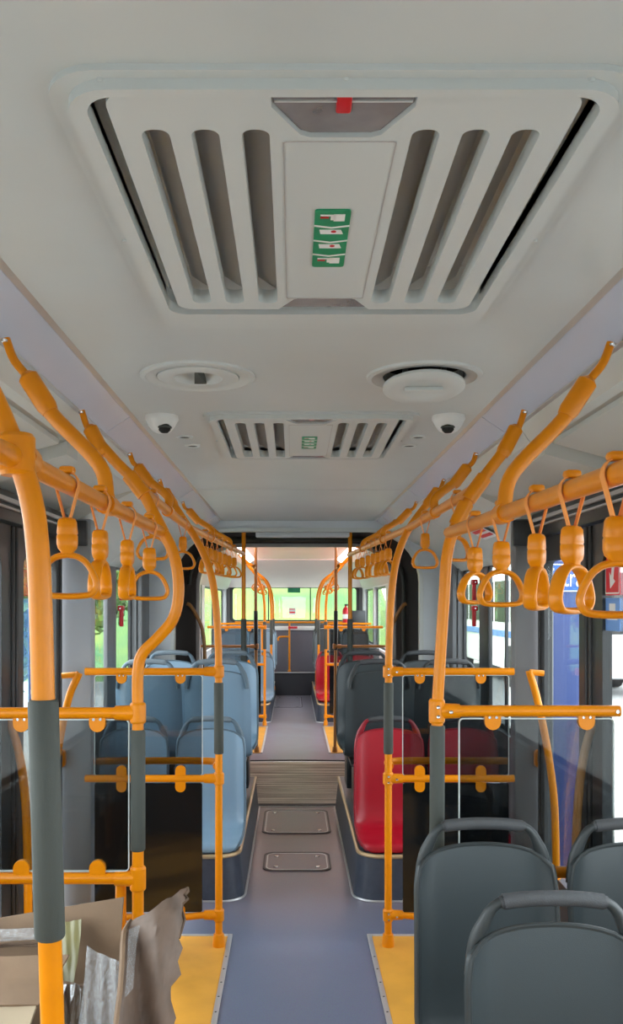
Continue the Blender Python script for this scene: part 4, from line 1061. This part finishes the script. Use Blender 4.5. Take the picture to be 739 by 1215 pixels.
# crumpled right flap
A = []
def xz(px, py, Y): return (CAMX + (px - 347) * Y / F, Y, CAMZ - (py - 716) * Y / F)
prof = [ # left edge, right edge in world, bottom to top
    ((-.395, 1.60, .50), (-.27, 1.72, .50)),
    ((-.375, 1.62, .66), (-.275, 1.74, .66)),
    ((-.372, 1.66, .78), (-.278, 1.78, .80)),
    ((-.370, 1.72, .86), (-.268, 1.82, .90)),
    ((-.374, 1.78, .93), (-.258, 1.86, .965)),
    ((-.365, 1.83, .97), (-.258, 1.88, .992)),
]
rnd = random.Random(11); rows = []
NV = 22; NU = 12
for i in range(NV + 1):
    v = i / NV * (len(prof) - 1); k = min(int(v), len(prof) - 2); f = v - k
    L = Vector(prof[k][0]).lerp(Vector(prof[k + 1][0]), f); Rr = Vector(prof[k][1]).lerp(Vector(prof[k + 1][1]), f)
    row = []
    for j in range(NU + 1):
        u = j / NU; p = L.lerp(Rr, u)
        fold = .028 * math.sin(u * 6 + i * .22) + .009 * math.sin(u * 13 + i * .5) + .0025 * rnd.uniform(-1, 1)
        if i > NV - 4: p.z -= .06 * max(0, .55 - u) * (i - NV + 4) / 4 
        if j == NU: p.x += .010 * rnd.uniform(-1, 1)
        row.append(Vector(q(*p)) + Vector((.3 * fold, -fold, .2 * fold)))
    rows.append(row)
MB().grid(rows, .007).make('torn_side_flap', CARDT, t, 50)
MB().tube([r[0] for r in rows], .0055, 6, raw=True).make('torn_edge', CARD, t)
MB().grid([[p + Vector((.004, -.014, .003)) for p in r[1:4]] for r in rows[12:19]]).make('clear_tape', BUBBLE, t, 60)
MB().tube([r[-1] for r in rows[-9:]], .004, 6, raw=True).make('ragged_edge', CARDD, t)
flap('tape_strip', [(-.545, 1.90, .78), (-.50, 1.88, .78), (-.505, 1.975, .895), (-.56, 1.98, .885)], TAPE, amp=.002, thick=.001, seed=6)
flap('kraft_strip', [(-.47, 1.70, .60), (-.43, 1.70, .60), (-.475, 1.86, .80), (-.53, 1.88, .80)], CARD, amp=.003, seed=7)
flap('bubble_wrap', [(-.47, 1.66, .56), (-.372, 1.66, .56), (-.385, 1.84, .85), (-.47, 1.88, .87)], BUBBLE, 20, 20, .010, .002, 9)
flap('clear_wrap', [(-.56, 1.68, .60), (-.46, 1.68, .58), (-.47, 1.85, .80), (-.53, 1.87, .80)], glass('film', (.85, .85, .85), .12, .15), 12, 12, .006, .001, 10)
flap('wrap_edge', [(-1.0, 1.93, .86), (-.60, 1.96, .855), (-.60, 1.97, .875), (-1.0, 1.95, .885)], BUBBLE, 16, 4, .005, .002, 12)
pp = tag(MB().grid([[( -.86 + .28 * j / 4, 1.40 + .14 * i / 3, .64 + .075 * i / 3 + .004 * math.sin(j)) for j in range(5)] for i in range(4)], .001).make('paper_sheet', PAPER), 'white paper sheet lying on the carton at the bottom left corner', 'paper')

# ------------------------------------------------------------------ outside
gnd = struct(MB().box(-80, 80, -40, 120, -.40, -.35).make('ground', ASPH), 'pale asphalt yard outside the bus', 'ground')
rows = []
rnd = random.Random(5)
for i in range(25):
    y = 22 + i * 2.2; row = []
    for j in range(41):
        x = -26 + j * 1.3
        z = -.35 + (i * 2.2) * .62 * (1 - .02 * abs(x) * .5) + .35 * math.sin(x * .5 + i * .4) + rnd.uniform(-.12, .12)
        e = max(0, x - 1.8 - .05 * (y - 22)) / 1.2 if x > 0 else max(0, -x - 12) / 5
        z = -.36 + (z + .36) * max(0, 1 - e)
        if i == 0: z = -.36
        row.append((x, y, z))
    rows.append(row)
hill = MB().grid(rows).make('grassy_slope', GRASS, None, 80); tag(hill, 'bright green grassy slope rising behind the bus', 'slope'); hill['kind'] = 'structure'
def tree(x, y, h, lab, seed):
    rnd = random.Random(seed)
    t = thing('tree', lab, 'tree', (x, y, -.35), 0, 'trees left of the bus')
    MB().tube([(0, 0, 0), (.05, 0, h * .3), (-.05, .05, h * .6)], [.12, .11, .1, .09, .08, .07, .06], 8, 3).make('trunk', BARK, t)
    b = bmesh.new()
    for k in range(1500):
        d = Vector((rnd.gauss(0, 1), rnd.gauss(0, 1), rnd.gauss(0, 1))).normalized() * (rnd.random() ** .4)
        c = Vector((d.x * h * .33, d.y * h * .33, h * .62 + d.z * h * .36))
        a = Vector((rnd.uniform(-1, 1), rnd.uniform(-1, 1), rnd.uniform(-1, 1))).normalized() * .16
        e = a.cross(Vector((rnd.uniform(-1, 1), rnd.uniform(-1, 1), rnd.uniform(-1, 1)))).normalized() * .11
        b.faces.new([b.verts.new(c + v) for v in (a, e, -a, -e)])
    me = bpy.data.meshes.new('foliage'); b.to_mesh(me); b.free(); me.materials.append(LEAF)
    o = bpy.data.objects.new('foliage', me); COL.objects.link(o); o.parent = t
for i, (x, y, h) in enumerate(((-5.2, 15.5, 4.2), (-5.0, 21, 4.5), (-7.5, 30, 6), (-3.6, 9.8, 3.4))):
    tree(x, y, h, 'leafy green tree outside the left windows, ' + ['second nearest', 'third nearest', 'farthest', 'nearest'][i], i)
bw = thing('white_building', 'low white building far beyond the left windows', 'building', (-16, 44, -.35))
MB().box(-7, 7, -1, 4, 0, 5).make('wall', CONC, bw)
for i in range(5): MB().box(-6 + i * 2.4, -4.6 + i * 2.4, -1.05, -.98, 1.5, 3).make('window', DARK, bw)
MB().box(-7.2, 7.2, -1.2, 4.2, 5, 5.3).make('roof', WALLL, bw)
def parked_bus(x, y, lab):
    t = thing('parked_bus', lab, 'bus', (x, y, -.35), 0, 'parked buses right of the bus')
    MB().box(-1.25, 1.25, 0, 10.5, .35, 3.0, .12).make('body', BUSW, t)
    MB().box(-1.28, 1.28, .3, 10.2, 1.15, 1.3).make('stripe', BUSB, t)
    for i in range(6): MB().box(-1.27, 1.27, .7 + i * 1.6, 2.1 + i * 1.6, 1.5, 2.5, .01).make('side_window', DARK, t)
    MB().box(-1.05, 1.05, -.02, .05, 1.3, 2.6, .01).make('windscreen', DARK, t)
    for yy in (2.2, 8.0):
        for s in (-1, 1): MB().cyl((s * 1.0, yy, .48), (s * 1.27, yy, .48), .48, 24).make('wheel', TYRE, t)
    return t
parked_bus(6.3, 18.5, 'white parked bus outside on the right, nearer one')
parked_bus(7.2, 31, 'white parked bus outside on the right, farther one')
bw = thing('white_building', 'long white building beyond the parked buses on the right', 'building', (26, 50, -.35))
MB().box(-14, 10, 0, 5, 0, 9).make('wall', CONC, bw)
for i in range(8):
    for k in range(2): MB().box(-13 + i * 2.8, -11.4 + i * 2.8, -.05, .02, 1.5 + k * 3.5, 3.3 + k * 3.5).make('window', BUSB, bw)
# entrance totem
tt_ = thing('entrance_sign', 'tall dark blue sign reading Entrada outside the right doors', 'sign', (1.83, 6.0, -.35))
MB().box(-.21, .21, 0, .06, 0, 2.24, .01).make('board', mat('navy_board', (.012, .04, .18), .4), tt_)
MB().box(-.20, .20, -.004, 0, 2.035, 2.215).make('header', BLUES, tt_)
MB().prism([(-.205, 2.03), (.205, 2.03), (.205, 2.218), (-.205, 2.218)], [[(-.199, 2.037), (.199, 2.037), (.199, 2.211), (-.199, 2.211)]], -.007, -.003, 'XZ').make('border', WHITES, tt_)
cu = bpy.data.curves.new('Entrada', 'FONT'); cu.body = 'Entrada'; cu.size = .165; cu.extrude = .001; cu.align_x = 'CENTER'; cu.align_y = 'CENTER'
to = bpy.data.objects.new('lettering', cu); COL.objects.link(to)
dg = bpy.context.evaluated_depsgraph_get(); me = bpy.data.meshes.new_from_object(to.evaluated_get(dg)); bpy.data.objects.remove(to)
me.transform(Matrix.Rotation(R(90), 4, 'X') @ Matrix.Diagonal((.70, 1.1, 1, 1))); me.materials.clear(); me.materials.append(WHITES)
to = bpy.data.objects.new('lettering', me); COL.objects.link(to); to.parent = tt_; to.location = (.03, -.008, 2.12)
